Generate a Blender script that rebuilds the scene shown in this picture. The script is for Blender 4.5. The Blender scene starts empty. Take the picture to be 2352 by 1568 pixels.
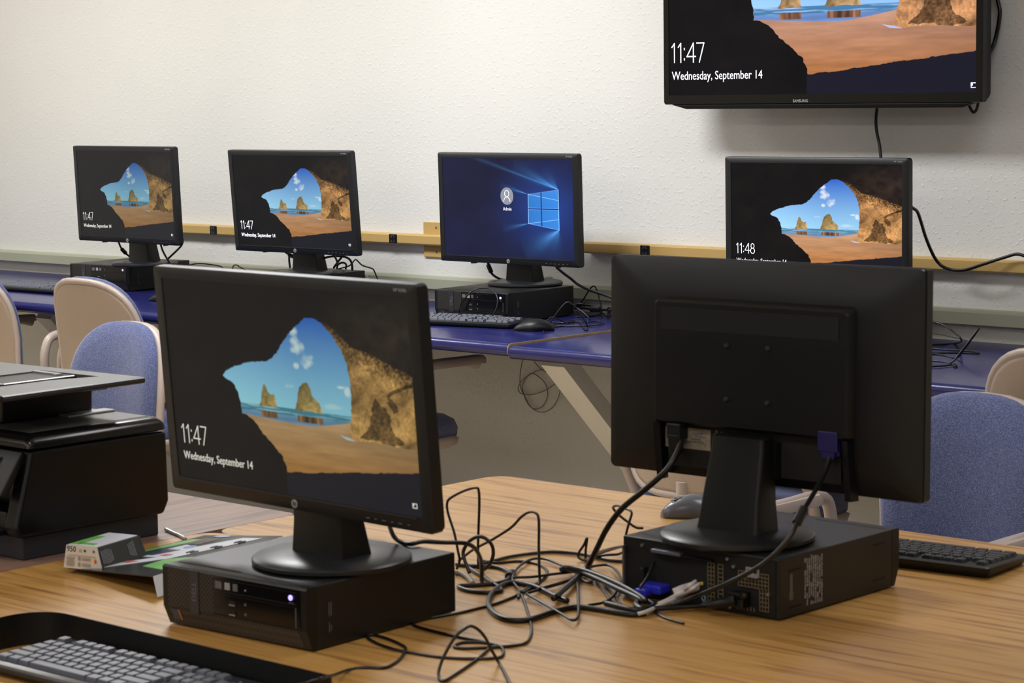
import bpy, bmesh, math, random
import numpy as np
from mathutils import Matrix, Vector, Euler
random.seed(4)
PI = math.pi
SC = bpy.context.scene
COL = SC.collection
TZ = 0.74            # height of the wooden table tops above the floor
DZ = TZ + 0.073      # height of the blue desk
YW = 5.40            # wall plane
ZC = 2.75            # ceiling

# ---------------------------------------------------------------- camera
cam_d = bpy.data.cameras.new('camera')
cam = bpy.data.objects.new('camera', cam_d)
COL.objects.link(cam)
R = Matrix(((0.73989755, -0.06302493, 0.66976076),
            (0.67258061, 0.08953975, -0.73458693),
            (-0.01367292, 0.99398717, 0.10863959)))
cam.matrix_world = Matrix.Translation((0, 0, TZ + 0.7608)) @ R.to_4x4()
cam_d.sensor_width = 36
cam_d.lens = 5269.26 / 2352 * 36
cam_d.clip_start = 0.05
cam_d.dof.use_dof = True
cam_d.dof.focus_distance = 6.3
cam_d.dof.aperture_fstop = 16
SC.camera = cam
# ---------------------------------------------------------------- world, view
w = bpy.data.worlds.new('world'); SC.world = w; w.use_nodes = True
w.node_tree.nodes['Background'].inputs[0].default_value = (0.9, 0.93, 1.0, 1)
w.node_tree.nodes['Background'].inputs[1].default_value = 0.10
SC.view_settings.view_transform = 'Standard'
SC.view_settings.look = 'None'
SC.view_settings.exposure = 0.0
SC.view_settings.gamma = 1.0
SC.view_settings.use_curve_mapping = False
LIGHTS = [  # ceiling troffers: x, y, power
    (-6.9, 3.85, 47), (-4.7, 3.85, 67), (-1.9, 3.85, 14),
    (-6.6, 1.2, 10), (-4.1, 1.2, 11), (-1.6, 1.2, 11), (0.9, 1.2, 8),
    (-6.6, -1.6, 15), (-4.1, -1.6, 15), (-1.6, -1.6, 15), (0.9, -1.6, 11),  # rows from here on: unseen, added behind the camera to brighten the lower wall
    (-5.3, -4.6, 22), (-1.6, -4.6, 22), (2.0, -4.6, 22)]

# ---------------------------------------------------------------- materials
def new_mat(name):
    m = bpy.data.materials.new(name); m.use_nodes = True
    nt = m.node_tree
    return m, nt, nt.nodes['Principled BSDF']
def lin(c):
    return tuple(((v / 255) / 12.92 if v / 255 <= .04045 else ((v / 255 + .055) / 1.055) ** 2.4) for v in c)
def noise(nt, scale, detail=4, coord='Object', stretch=None):
    tc = nt.nodes.new('ShaderNodeTexCoord'); n = nt.nodes.new('ShaderNodeTexNoise')
    n.inputs['Scale'].default_value = scale; n.inputs['Detail'].default_value = detail
    if stretch:
        mp = nt.nodes.new('ShaderNodeMapping'); mp.inputs['Scale'].default_value = stretch
        nt.links.new(tc.outputs[coord], mp.inputs[0]); nt.links.new(mp.outputs[0], n.inputs['Vector'])
    else:
        nt.links.new(tc.outputs[coord], n.inputs['Vector'])
    return n
def ramp(nt, src, stops):
    r = nt.nodes.new('ShaderNodeValToRGB'); e = r.color_ramp.elements
    e[0].position, e[0].color = stops[0][0], (*stops[0][1], 1)
    e[1].position, e[1].color = stops[-1][0], (*stops[-1][1], 1)
    for p, c in stops[1:-1]:
        x = e.new(p); x.color = (*c, 1)
    nt.links.new(src, r.inputs[0]); return r
def bump(nt, b, src, strength, dist):
    n = nt.nodes.new('ShaderNodeBump'); n.inputs['Strength'].default_value = strength
    n.inputs['Distance'].default_value = dist
    nt.links.new(src, n.inputs['Height']); nt.links.new(n.outputs[0], b.inputs['Normal'])
    return n
def simple(name, rgb, rough=.5, metal=0, nscale=None, var=.08, bmp=None, spec=.5, coat=0):
    m, nt, b = new_mat(name)
    c = lin(rgb)
    b.inputs['Roughness'].default_value = rough; b.inputs['Metallic'].default_value = metal
    b.inputs['Specular IOR Level'].default_value = spec
    b.inputs['Coat Weight'].default_value = coat
    n = noise(nt, nscale or 60)
    r = ramp(nt, n.outputs['Fac'], [(.3, tuple(v * (1 - var) for v in c)), (.7, tuple(min(1, v * (1 + var)) for v in c))])
    nt.links.new(r.outputs[0], b.inputs['Base Color'])
    if bmp: 
        n2 = noise(nt, bmp[0], 3); bump(nt, b, n2.outputs['Fac'], bmp[1], bmp[2])
    return m
def emit(name, rgb, s):
    m, nt, b = new_mat(name)
    b.inputs['Base Color'].default_value = (*lin(rgb), 1)
    b.inputs['Emission Color'].default_value = (*lin(rgb), 1)
    b.inputs['Emission Strength'].default_value = s
    return m
M = {}
# textured off-white wall
m, nt, b = new_mat('wall_paint')
b.inputs['Roughness'].default_value = .62; b.inputs['Specular IOR Level'].default_value = .35
n1 = noise(nt, 85, 3); n2 = noise(nt, 210, 4); n3 = noise(nt, 1.3, 2)
r1 = ramp(nt, n1.outputs['Fac'], [(.56, (0, 0, 0)), (.68, (1, 1, 1))])
mx = nt.nodes.new('ShaderNodeMath'); mx.operation = 'MULTIPLY_ADD'; mx.inputs[1].default_value = .35
nt.links.new(n2.outputs['Fac'], mx.inputs[0]); nt.links.new(r1.outputs[0], mx.inputs[2])
bump(nt, b, mx.outputs[0], .50, .0016)
rc = ramp(nt, n3.outputs['Fac'], [(.3, lin((214, 214, 211))), (.7, lin((219, 219, 216)))])
nt.links.new(rc.outputs[0], b.inputs['Base Color'])
M['wall'] = m
def wood(name, light, mid, dark, axis, rough, coat=.0):
    m, nt, b = new_mat(name)
    st = (1.6, 26, 26) if axis == 'x' else (26, 1.6, 26)
    n1 = noise(nt, 2.2, 6, stretch=st); n1.inputs['Distortion'].default_value = .6
    st2 = (3, 95, 95) if axis == 'x' else (95, 3, 95)
    n2 = noise(nt, 1.6, 3, stretch=st2)
    n3 = noise(nt, .9, 2)
    a = nt.nodes.new('ShaderNodeMath'); a.operation = 'MULTIPLY_ADD'; a.inputs[1].default_value = .35
    nt.links.new(n2.outputs['Fac'], a.inputs[0]); nt.links.new(n1.outputs['Fac'], a.inputs[2])
    r = ramp(nt, a.outputs[0], [(.50, lin(dark)), (.60, lin(mid)), (.74, lin(light)), (.92, lin(mid))])
    nt.links.new(r.outputs[0], b.inputs['Base Color'])
    b.inputs['Roughness'].default_value = rough; b.inputs['Coat Weight'].default_value = coat
    b.inputs['Coat Roughness'].default_value = .25
    bump(nt, b, n2.outputs['Fac'], .06, .001)
    M[name] = m
wood('oak_laminate', (198, 152, 86), (180, 132, 68), (140, 96, 48), 'x', .36, .25)
wood('walnut_laminate', (142, 112, 98), (120, 92, 80), (92, 68, 60), 'y', .40, .2)
M['black'] = simple('black_plastic', (12, 14, 17), .42, spec=.4, bmp=(900, .15, .0003))
M['black_matte'] = simple('black_matte_plastic', (14, 14, 15), .6, spec=.35, bmp=(900, .2, .0003))
M['back_black'] = simple('monitor_back_plastic', (11, 14, 19), .38, spec=.38, bmp=(1200, .12, .0002))
M['black_gloss'] = simple('black_gloss', (12, 12, 13), .13)
M['bezel'] = simple('bezel_plastic', (17, 20, 25), .42, spec=.4)
M['dark_void'] = simple('dark_recess', (6, 6, 7), .8)
M['case'] = simple('case_steel', (13, 13, 14), .46, spec=.5, bmp=(1400, .25, .0002))
M['printer_black'] = simple('printer_black', (10, 10, 12), .30, nscale=20, spec=.3)
M['printer_top'] = simple('printer_top', (74, 75, 73), .42, bmp=(1500, .2, .0002))
M['printer_base'] = simple('printer_base', (30, 33, 44), .5)
M['stand_grey'] = simple('stand_plastic', (24, 26, 30), .38, nscale=80)
M['cable'] = simple('cable_rubber', (14, 15, 18), .35)
M['cable_grey'] = simple('cable_grey_rubber', (126, 123, 114), .4)
M['white_plastic'] = simple('white_plastic', (205, 200, 200), .4)
M['beige'] = simple('beige_plastic', (168, 155, 148), .38, nscale=14, var=.03)
M['beige_dark'] = simple('beige_panel', (152, 134, 118), .5, nscale=500, var=.08)
M['tan_metal'] = simple('tan_metal', (190, 158, 98), .42, nscale=3, var=.03)
M['green_rail'] = simple('grey_green_metal', (164, 167, 148), .42, nscale=3, var=.03)
M['lid_gloss'] = simple('printer_lid_gloss', (14, 14, 17), .20, nscale=20)
M['mouse_silver'] = simple('mouse_silver', (92, 96, 106), .28)
M['screw'] = simple('screw_metal', (150, 150, 155), .3, .8)
M['blue_plug'] = simple('blue_plug', (40, 45, 190), .4)
M['violet_plug'] = simple('violet_plug', (20, 15, 84), .5)
M['steel_mesh'] = simple('rear_steel', (122, 110, 86), .45, .3)
M['silver'] = simple('silver', (190, 190, 195), .25, .7)
M['logo_grey'] = simple('logo_grey', (150, 152, 156), .4)
M['mark_grey'] = simple('print_grey', (95, 95, 98), .5)
M['label_tan'] = simple('label_paper', (132, 122, 106), .6, nscale=200, var=.25)
M['floor'] = simple('carpet', (208, 190, 160), .95, nscale=220, var=.2)
M['ceiling'] = simple('ceiling_tile', (225, 224, 220), .9, nscale=40, var=.04)
M['brace'] = simple('white_enamel', (222, 220, 215), .45, nscale=5, var=.03)
M['particle'] = simple('particle_board', (186, 158, 104), .8, nscale=300, var=.2)
M['key'] = simple('key_grey', (84, 87, 100), .45, nscale=90)
M['key_dark'] = simple('key_black', (42, 45, 52), .42)
M['mouse_grey'] = simple('mouse_grey', (40, 43, 50), .30)
M['cream'] = simple('carton_cream', (214, 200, 186), .6, nscale=10, var=.03)
M['card_white'] = simple('card_white', (215, 220, 232), .3, nscale=10, var=.03)
M['card_black'] = simple('card_black', (40, 42, 42), .22)
M['card_green'] = simple('card_green', (118, 190, 96), .3, nscale=30, var=.15)
M['card_blue'] = simple('card_blue', (120, 168, 215), .3)
M['card_navy'] = simple('card_navy', (30, 52, 84), .3)
M['red'] = simple('red_ink', (190, 40, 50), .4)
M['yellow'] = simple('yellow_ink', (225, 190, 60), .4)
M['orange'] = simple('orange_plastic', (230, 90, 30), .4)
M['ink'] = simple('ink_dark', (60, 58, 56), .6)
M['ink_brown'] = simple('ink_brown', (150, 138, 128), .6)
M['ink_green'] = simple('ink_green', (130, 170, 100), .6)
M['sticker_blue'] = simple('sticker_blue', (46, 60, 96), .35)
M['sticker_orange'] = simple('sticker_orange', (190, 120, 40), .35)
M['lcd_off'] = simple('control_screen', (48, 52, 52), .2)
M['led'] = emit('power_led', (150, 140, 255), 3.0)
M['text_white'] = emit('lit_text', (232, 234, 245), .95)
M['text_dim'] = emit('lit_text_dim', (205, 205, 200), .62)
M['avatar'] = emit('avatar_grey', (110, 112, 124), .7)
M['tube'] = emit('fixture_diffuser', (255, 250, 240), 1.0)
# blue laminate desk
m, nt, b = new_mat('blue_laminate')
b.inputs['Roughness'].default_value = .30; b.inputs['Specular IOR Level'].default_value = .5
n1 = noise(nt, 8, 5)
r = ramp(nt, n1.outputs['Fac'], [(.3, lin((28, 31, 88))), (.7, lin((31, 34, 93)))])
nt.links.new(r.outputs[0], b.inputs['Base Color'])
n2 = noise(nt, 30, 4); r2 = ramp(nt, n2.outputs['Fac'], [(.3, (.20,) * 3), (.7, (.25,) * 3)])
nt.links.new(r2.outputs[0], b.inputs['Roughness']); M['blue'] = m
# upholstery
def fabric(name, c1, c2, c3):
    m, nt, b = new_mat(name)
    n1 = noise(nt, 520, 2); n2 = noise(nt, 160, 3, stretch=(1, 1, 5)); 
    a = nt.nodes.new('ShaderNodeMath'); a.operation = 'MULTIPLY_ADD'; a.inputs[1].default_value = .5
    nt.links.new(n2.outputs['Fac'], a.inputs[0]); nt.links.new(n1.outputs['Fac'], a.inputs[2])
    r = ramp(nt, a.outputs[0], [(.60, lin(c1)), (.76, lin(c2)), (.92, lin(c3))])
    nt.links.new(r.outputs[0], b.inputs['Base Color'])
    b.inputs['Roughness'].default_value = .92; b.inputs['Specular IOR Level'].default_value = .2
    b.inputs['Sheen Weight'].default_value = .25
    bump(nt, b, n1.outputs['Fac'], .5, .0015)
    M[name] = m
fabric('fabric', (58, 64, 100), (80, 88, 126), (104, 114, 152))
# perforated grille
def grille(name, base, hole, scale):
    m, nt, b = new_mat(name)
    tc = nt.nodes.new('ShaderNodeTexCoord'); v = nt.nodes.new('ShaderNodeTexVoronoi')
    v.inputs['Scale'].default_value = scale; v.inputs['Randomness'].default_value = 0
    mp = nt.nodes.new('ShaderNodeMapping'); mp.inputs['Rotation'].default_value = (0, PI / 4, 0)
    nt.links.new(tc.outputs['Object'], mp.inputs[0]); nt.links.new(mp.outputs[0], v.inputs['Vector'])
    r = ramp(nt, v.outputs['Distance'], [(.36, lin(hole)), (.42, lin(base))])
    nt.links.new(r.outputs[0], b.inputs['Base Color'])
    b.inputs['Roughness'].default_value = .42; b.inputs['Metallic'].default_value = .3
    M[name] = m
grille('pc_grille', (62, 60, 58), (16, 16, 16), 210)
grille('back_vent', (30, 32, 35), (8, 8, 9), 260)

# ---------------------------------------------------------------- mesh helpers
def bx(bm, c, s, rot=None, taper=None):
    g = bmesh.ops.create_cube(bm, size=1)['verts']
    for v in g:
        p = Vector((v.co.x * s[0], v.co.y * s[1], v.co.z * s[2]))
        if taper and v.co.z > 0: p.x *= taper[0]; p.y *= taper[1]
        if rot: p = rot @ p
        v.co = p + Vector(c)
    return g
def rrect(w, h, r, n=5, cx=0, cy=0):
    if not isinstance(r, (tuple, list)): r = (r,) * 4      # bl, br, tr, tl
    pts = []
    for (sx, sy, a0), rr in zip(((-1, -1, PI), (1, -1, 1.5 * PI), (1, 1, 0), (-1, 1, .5 * PI)), r):
        ox, oy = cx + sx * (w / 2 - rr), cy + sy * (h / 2 - rr)
        for i in range(n + 1):
            a = a0 + i / n * PI / 2
            pts.append((ox + rr * math.cos(a), oy + rr * math.sin(a)))
    return pts
def loft(bm, rings, cap=True):
    """rings: lists of 3D points, same count; joins them with quads."""
    vs = [[bm.verts.new(p) for p in r] for r in rings]
    n = len(rings[0])
    for a, c in zip(vs, vs[1:]):
        for i in range(n):
            j = (i + 1) % n
            bm.faces.new((a[i], a[j], c[j], c[i]))
    if cap:
        bm.faces.new(list(reversed(vs[0]))); bm.faces.new(vs[-1])
    return vs
def tube(bm, pts, r, n=8, smooth=4, cap=True):
    P = [Vector(p) for p in pts]
    if smooth > 1 and len(P) > 2:
        Q = []
        for i in range(len(P) - 1):
            p0 = P[max(0, i - 1)]; p1 = P[i]; p2 = P[i + 1]; p3 = P[min(len(P) - 1, i + 2)]
            for k in range(smooth):
                t = k / smooth
                q = .5 * ((2 * p1) + (p2 - p0) * t + (2 * p0 - 5 * p1 + 4 * p2 - p3) * t * t + (3 * p1 - p0 - 3 * p2 + p3) * t ** 3)
                Q.append(q)
        Q.append(P[-1]); P = Q
    rings = []; up = Vector((.13, .27, 1)).normalized(); nrm = None
    for i, p in enumerate(P):
        d = (P[min(i + 1, len(P) - 1)] - P[max(i - 1, 0)])
        if d.length < 1e-7: d = Vector((0, 0, 1))
        d.normalize()
        if nrm is None:
            nrm = d.cross(up); nrm = nrm.normalized() if nrm.length > 1e-4 else d.orthogonal().normalized()
        else:
            nrm = nrm - d * nrm.dot(d); nrm = nrm.normalized() if nrm.length > 1e-5 else d.orthogonal().normalized()
        bn = d.cross(nrm); rr = r(i / (len(P) - 1)) if callable(r) else r
        rings.append([p + (nrm * math.cos(2 * PI * k / n) + bn * math.sin(2 * PI * k / n)) * rr for k in range(n)])
    loft(bm, rings, cap)
def lathe(bm, prof, n=40, c=(0, 0, 0), ax='z'):
    rings = []
    for r, z in prof:
        ring = []
        for k in range(n):
            a = 2 * PI * k / n; x, y = r * math.cos(a), r * math.sin(a)
            p = (x, y, z) if ax == 'z' else ((x, z, y) if ax == 'y' else (z, x, y))
            ring.append(Vector(p) + Vector(c))
        rings.append(ring)
    loft(bm, rings)
def obj(name, bm, mat, parent=None, loc=None, label=None, smooth=False, bevel=None, mats=None, subsurf=0, autosmooth=True):
    bmesh.ops.recalc_face_normals(bm, faces=bm.faces)
    me = bpy.data.meshes.new(name); bm.to_mesh(me); bm.free()
    for mm in (mats or [mat]): me.materials.append(M[mm] if isinstance(mm, str) else mm)
    o = bpy.data.objects.new(name, me); COL.objects.link(o)
    if parent: o.parent = parent
    if loc: o.location = loc
    if label: o['label'] = label
    if bevel:
        b = o.modifiers.new('bevel', 'BEVEL'); b.width = bevel[0]; b.segments = bevel[1]; b.limit_method = 'ANGLE'; b.angle_limit = .6
    if subsurf:
        s = o.modifiers.new('sub', 'SUBSURF'); s.levels = subsurf; s.render_levels = subsurf
    if smooth:
        for p in me.polygons: p.use_smooth = True
        if autosmooth:
            try: me.set_sharp_from_angle(angle=.7)
            except Exception: pass
    return o
def thing(name, label, cat, loc=(0, 0, 0), rz=0, group=None):
    o = bpy.data.objects.new(name, None); COL.objects.link(o); o.empty_display_size = .05
    o.location = loc; o.rotation_euler = (0, 0, rz)
    o['label'] = label; o['category'] = cat
    if group: o['group'] = group
    return o
def tag(o, label, cat, group=None):
    o['label'] = label; o['category'] = cat
    if group: o['group'] = group
    return o
def struct(name, bm, mat, **k):
    o = obj(name, bm, mat, **k); o['kind'] = 'structure'; return o
def copy_tree(o, parent=None):
    c = o.copy(); COL.objects.link(c); c.parent = parent
    for ch in list(o.children): copy_tree(ch, c)
    return c
def dup(root, label, loc, rz, group=None):
    c = copy_tree(root); c['label'] = label; c.location = loc; c.rotation_euler = (0, 0, rz)
    if group: c['group'] = group
    return c
def one(fn, *a, **k):
    bm = bmesh.new(); fn(bm, *a, **k); return bm
# ---- writing
def text_mesh(name, body, size, mat, parent, mtx, sx=1.0, offset=0.0, align='LEFT', depth=.0003, shear=0):
    cu = bpy.data.curves.new(name, 'FONT'); cu.body = body; cu.size = size; cu.offset = offset
    cu.align_x = align; cu.extrude = depth; cu.shear = shear; cu.resolution_u = 3
    t = bpy.data.objects.new(name, cu); COL.objects.link(t)
    dg = bpy.context.evaluated_depsgraph_get(); dg.update()
    me = bpy.data.meshes.new_from_object(t.evaluated_get(dg))
    bpy.data.objects.remove(t); me.name = name
    me.materials.clear(); me.materials.append(M[mat])
    o = bpy.data.objects.new(name, me); COL.objects.link(o); o.parent = parent
    S = Matrix.Diagonal((sx, 1, 1, 1))
    o.matrix_basis = mtx @ S
    return o
FRONT = Matrix.Rotation(PI / 2, 4, 'X')     # text plane facing -y, reading along +x
def stroke_text(bm, s, x0, z0, h, r, y):
    """thin-stroke digits for the lock-screen clock; returns the end x."""
    G = {'1': ([[(0.10, .80), (.30, 1.0), (.30, 0)]], .50),
         '4': ([[(.50, 0), (.50, 1), (.0, .30), (.68, .30)]], .76),
         '7': ([[(0, 1), (.56, 1), (.20, 0)]], .64),
         ':': ([[(.08, .20), (.08, .12)], [(.08, .74), (.08, .66)]], .28),
         '8': ([[(.3 + .22 * math.sin(a), .755 + .235 * math.cos(a)) for a in [i * PI / 8 for i in range(17)]],
                [(.3 + .28 * math.sin(a), .27 + .265 * math.cos(a)) for a in [i * PI / 8 for i in range(17)]]], .72)}
    x = x0
    for ch in s:
        st, adv = G[ch]
        for l in st:
            P = [(x + a * h * .86, z0 + b * h) for a, b in l]
            for (ax, az), (bx_, bz) in zip(P, P[1:]):
                d = Vector((bx_ - ax, bz - az)); L = d.length
                d.normalize(); n = Vector((-d.y, d.x)) * r; e = d * r * .7
                c = [(ax - e.x + n.x, az - e.y + n.y), (ax - e.x - n.x, az - e.y - n.y), (bx_ + e.x - n.x, bz + e.y - n.y), (bx_ + e.x + n.x, bz + e.y + n.y)]
                loft(bm, [[(p[0], y, p[1]) for p in c], [(p[0], y - .0003, p[1]) for p in c]])
        x += adv * h * .86
    return x
# ================================================================ room
struct('floor', one(bx, (-2.5, -.75, -.05), (13, 12.5, .1)), 'floor')
struct('wall_back', one(bx, (-2.5, YW + .06, ZC / 2), (13, .12, ZC)), 'wall')
struct('wall_left', one(bx, (-9.06, -.75, ZC / 2), (.12, 12.5, ZC)), 'wall')
struct('wall_right', one(bx, (4.06, -.75, ZC / 2), (.12, 12.5, ZC)), 'wall')
struct('wall_front', one(bx, (-2.5, -7.06, ZC / 2), (13, .12, ZC)), 'wall')
struct('ceiling', one(bx, (-2.5, -.75, ZC + .05), (13, 12.5, .1)), 'ceiling')
for i, (x, y, pw) in enumerate(LIGHTS):
    t = thing('ceiling_light', 'unseen recessed ceiling light panel %s' % ('by the screen wall' if y > 3 else 'over the room'), 'ceiling light', (x, y, ZC - .03), 0, 'ceiling light panels ' + ('by the screen wall' if y > 3 else 'over the room'))
    bm = bmesh.new()
    for sx, sy, dx, dy in ((1.24, .03, 0, .295), (1.24, .03, 0, -.295), (.03, .56, .605, 0), (.03, .56, -.605, 0)):
        bx(bm, (dx, dy, .012), (sx, sy, .03))
    obj('frame', bm, 'brace', t)
    obj('diffuser', one(bx, (0, 0, .018), (1.18, .56, .008)), 'tube', t)
    l = bpy.data.lights.new('lamp', 'AREA'); l.shape = 'RECTANGLE'; l.size = 1.15; l.size_y = .5; l.energy = pw
    l.color = (1.0, .985, .945) if x < -5 else (.985, .99, 1.0)
    lo = bpy.data.objects.new('lamp', l); COL.objects.link(lo); lo.parent = t; lo.location = (0, 0, -.006)
# tan power rails on the wall
def rail(name, label, x0, x1, outlets):
    t = thing(name, label, 'power rail', ((x0 + x1) / 2, YW, TZ + .2775))
    w_ = x1 - x0
    bm = bmesh.new()
    prof = [(0, -.0175), (-.028, -.0175), (-.034, -.0125), (-.034, .0125), (-.028, .0175), (0, .0175)]
    loft(bm, [[(-w_ / 2, a, b_) for a, b_ in prof], [(w_ / 2, a, b_) for a, b_ in prof]])
    obj('channel', bm, 'tan_metal', t)
    for x in outlets:
        o = obj('outlet', one(bx, (x - (x0 + x1) / 2, -.0352, 0), (.036, .004, .031)), 'black', t, bevel=(.002, 2))
        bm = bmesh.new()
        for dz in (-.007, .007): 
            bx(bm, (x - (x0 + x1) / 2 - .006, -.0375, dz), (.002, .0012, .006)); bx(bm, (x - (x0 + x1) / 2 + .006, -.0375, dz), (.002, .0012, .005))
            bx(bm, (x - (x0 + x1) / 2, -.0375, dz * 1.55), (.012, .0012, .0012))
        obj('slots', bm, 'mark_grey', o)
    return t
rail('power_rail', 'tan metal power rail along the wall between the left three monitors', -6.92, -4.98, (-6.335, -5.42))
rail('power_rail', 'tan metal power rail along the wall behind the right monitors, its left end bare', -4.59, -2.0, (-4.345,))
t = thing('junction_plate', 'tan metal wall plate behind the power rail, partly hidden by the blue-screen monitor', 'wall plate', (-5.22, YW, TZ + .278))
obj('plate', one(bx, (0, -.004, 0), (.17, .008, .115)), 'tan_metal', t, bevel=(.0015, 2))
for sz in (-.04, .04):
    obj('screw', one(lathe, [(0, -.0105), (.003, -.0105), (.004, -.008)], 10, (-.025, 0, sz), 'y'), 'screw', t)
# grey-green raceway
t = thing('cable_raceway', 'long grey-green metal raceway on the wall just above the blue desk', 'raceway', (-5.2, YW, TZ + .1375))
bm = bmesh.new(); prof = [(0, -.0205), (-.034, -.0205), (-.036, -.0185), (-.036, .0135), (-.030, .0205), (0, .0215)]
loft(bm, [[(-3.7, a, b_) for a, b_ in prof], [(3.7, a, b_) for a, b_ in prof]]); obj('channel', bm, 'green_rail', t)
bm = bmesh.new(); bx(bm, (.435, -.02, .03), (.05, .04, .022), taper=(.7, .9)); obj('junction_cover', bm, 'green_rail', t, bevel=(.002, 2))
# ================================================================ blue desks
def desk(name, label, x0, x1, top, braces, ys=-.17):
    t = thing(name, label, 'desk', ((x0 + x1) / 2, 4.96, 0))
    y0, y1 = 4.555 - 4.96, 5.375 - 4.96; th = .036
    prof = []
    for i in range(9):
        a = -PI / 2 - i / 8 * PI
        prof.append((y0 + .018 + .018 * math.cos(a) * .9, top - th / 2 + th / 2 * math.sin(a)))
    prof = [(y1, top - th)] + prof + [(y1, top)]
    bm = bmesh.new(); w2 = (x1 - x0) / 2
    loft(bm, [[(-w2, a, b_) for a, b_ in prof], [(w2 - .0015, a, b_) for a, b_ in prof]])
    obj('worktop', bm, 'blue', t, smooth=True)
    bm = bmesh.new(); loft(bm, [[(w2 - .0014, a, b_) for a, b_ in prof], [(w2, a, b_) for a, b_ in prof]])
    obj('end_edge', bm, 'particle', t, label='bare particle board end edge')
    for bxx in braces:
        x = bxx - (x0 + x1) / 2
        bm = bmesh.new()
        a = Vector((x, ys, top - th - .0)); b_ = Vector((x, .405, top - th - (.405 - ys) * .98))
        d = (b_ - a); L = d.length; ang = math.atan2(d.z, d.y)
        rot = Matrix.Rotation(ang, 3, 'X')
        bx(bm, (a + b_) / 2 + Vector((0, 0, -.03)), (.085, L, .050), rot)
        bx(bm, (x, .11, top - th - .012), (.042, .58, .022)); bx(bm, (x, .40, top - th - .34), (.042, .022, .66))
        obj('brace', bm, 'brace', t, label='white enamelled diagonal wall brace')
    return t
desk('desk', 'left blue laminate wall desk carrying three monitors', -8.4, -4.172, DZ + .006, (-6.56, -4.20))
desk('desk', 'right blue laminate wall desk behind the rear-facing monitor', -4.170, -1.6, DZ, (-1.85,))
# ================================================================ wooden tables
def table(name, label, x0, x1, y0, y1, mat, r=.045, legs=True):
    cx, cy = (x0 + x1) / 2, (y0 + y1) / 2
    t = thing(name, label, 'table', (cx, cy, 0))
    pts = rrect(x1 - x0, y1 - y0, r, 6)
    bm = bmesh.new(); loft(bm, [[(a, b_, TZ - .028) for a, b_ in pts], [(a, b_, TZ - .0015) for a, b_ in pts], [(a, b_, TZ) for a, b_ in pts]])
    obj('tabletop', bm, mat, t)
    for sx in (-1, 1):
        for sy in (-1, 1):
            obj('leg', one(tube, [(sx * ((x1 - x0) / 2 - .09), sy * ((y1 - y0) / 2 - .08), 0), (sx * ((x1 - x0) / 2 - .09), sy * ((y1 - y0) / 2 - .08), TZ - .028)], .014, 10, 1), 'black_matte', t)
    return t
table('table', 'front oak-look table carrying the front monitor and keyboard', -3.067, -1.245, 1.30, 2.573, 'oak_laminate')
table('table', 'rear oak-look table with the rear-facing monitor on it', -3.067, -1.245, 2.5735, 3.32, 'oak_laminate')
table('table', 'darker walnut-look table under the printer', -4.75, -3.0685, 2.03, 2.78, 'walnut_laminate', .02)
# ================================================================ screen pictures (painted procedurally per vertex)
def inpoly(px, py, poly):
    ins = np.zeros(px.shape, bool); n = len(poly)
    for i in range(n):
        x1, y1 = poly[i]; x2, y2 = poly[(i + 1) % n]
        if y1 == y2: continue
        c = ((y1 > py) != (y2 > py)) & (px < (x2 - x1) * (py - y1) / (y2 - y1) + x1)
        ins ^= c
    return ins
def vnoise(x, y, seed=0):
    rng = np.random.RandomState(seed); g = rng.rand(64, 64)
    xi = np.floor(x).astype(int); yi = np.floor(y).astype(int); fx = x - xi; fy = y - yi
    fx = fx * fx * (3 - 2 * fx); fy = fy * fy * (3 - 2 * fy)
    a = g[xi % 64, yi % 64]; b = g[(xi + 1) % 64, yi % 64]; c = g[xi % 64, (yi + 1) % 64]; d = g[(xi + 1) % 64, (yi + 1) % 64]
    return (a * (1 - fx) + b * fx) * (1 - fy) + (c * (1 - fx) + d * fx) * fy
def fbm(x, y, o=4, seed=0):
    s = 0; a = .5
    for i in range(o): s = s + a * vnoise(x * 2 ** i, y * 2 ** i, seed + i); a *= .5
    return s / (1 - .5 ** o)
OPEN = [(0.237,0.454),(0.253,0.435),(0.286,0.41),(0.327,0.39),(0.36,0.377),(0.391,0.37),(0.43,0.361),(0.454,0.347),(0.472,0.319),(0.489,0.286),(0.511,0.248),(0.532,0.216),(0.556,0.187),(0.581,0.159),(0.6,0.142),(0.619,0.134),(0.641,0.138),(0.665,0.158),(0.688,0.185),(0.708,0.217),(0.723,0.249),(0.739,0.281),(0.751,0.322),(0.758,0.372),(0.761,0.431),(0.761,0.498),(0.758,0.55),(0.751,0.611),(0.745,0.654),(0.742,0.68),(0.768,0.691),(0.846,0.684),(0.949,0.678),(1.056,0.684),(1.05,0.784),(0.837,0.827),(0.73,0.844),(0.582,0.874),(0.479,0.889),(0.478,0.876),(0.471,0.842),(0.462,0.813),(0.445,0.789),(0.431,0.77),(0.41,0.742),(0.388,0.719),(0.371,0.686),(0.354,0.658),(0.328,0.64),(0.305,0.634),(0.306,0.603),(0.304,0.567),(0.297,0.532),(0.287,0.507),(0.276,0.486),(0.257,0.475),(0.236,0.458)]
ROCK = [(0.665,0.158),(0.688,0.185),(0.708,0.217),(0.723,0.249),(0.739,0.281),(0.751,0.322),(0.758,0.372),(0.761,0.431),(0.761,0.498),(0.758,0.55),(0.751,0.611),(0.745,0.654),(0.742,0.68),(0.768,0.691),(0.846,0.684),(0.949,0.69),(1.056,0.70),(1.075,0.37),(1.003,0.363),(0.957,0.337),(0.905,0.311),(0.838,0.273),(0.79,0.262),(0.756,0.232),(0.724,0.19),(0.69,0.16)]
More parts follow.
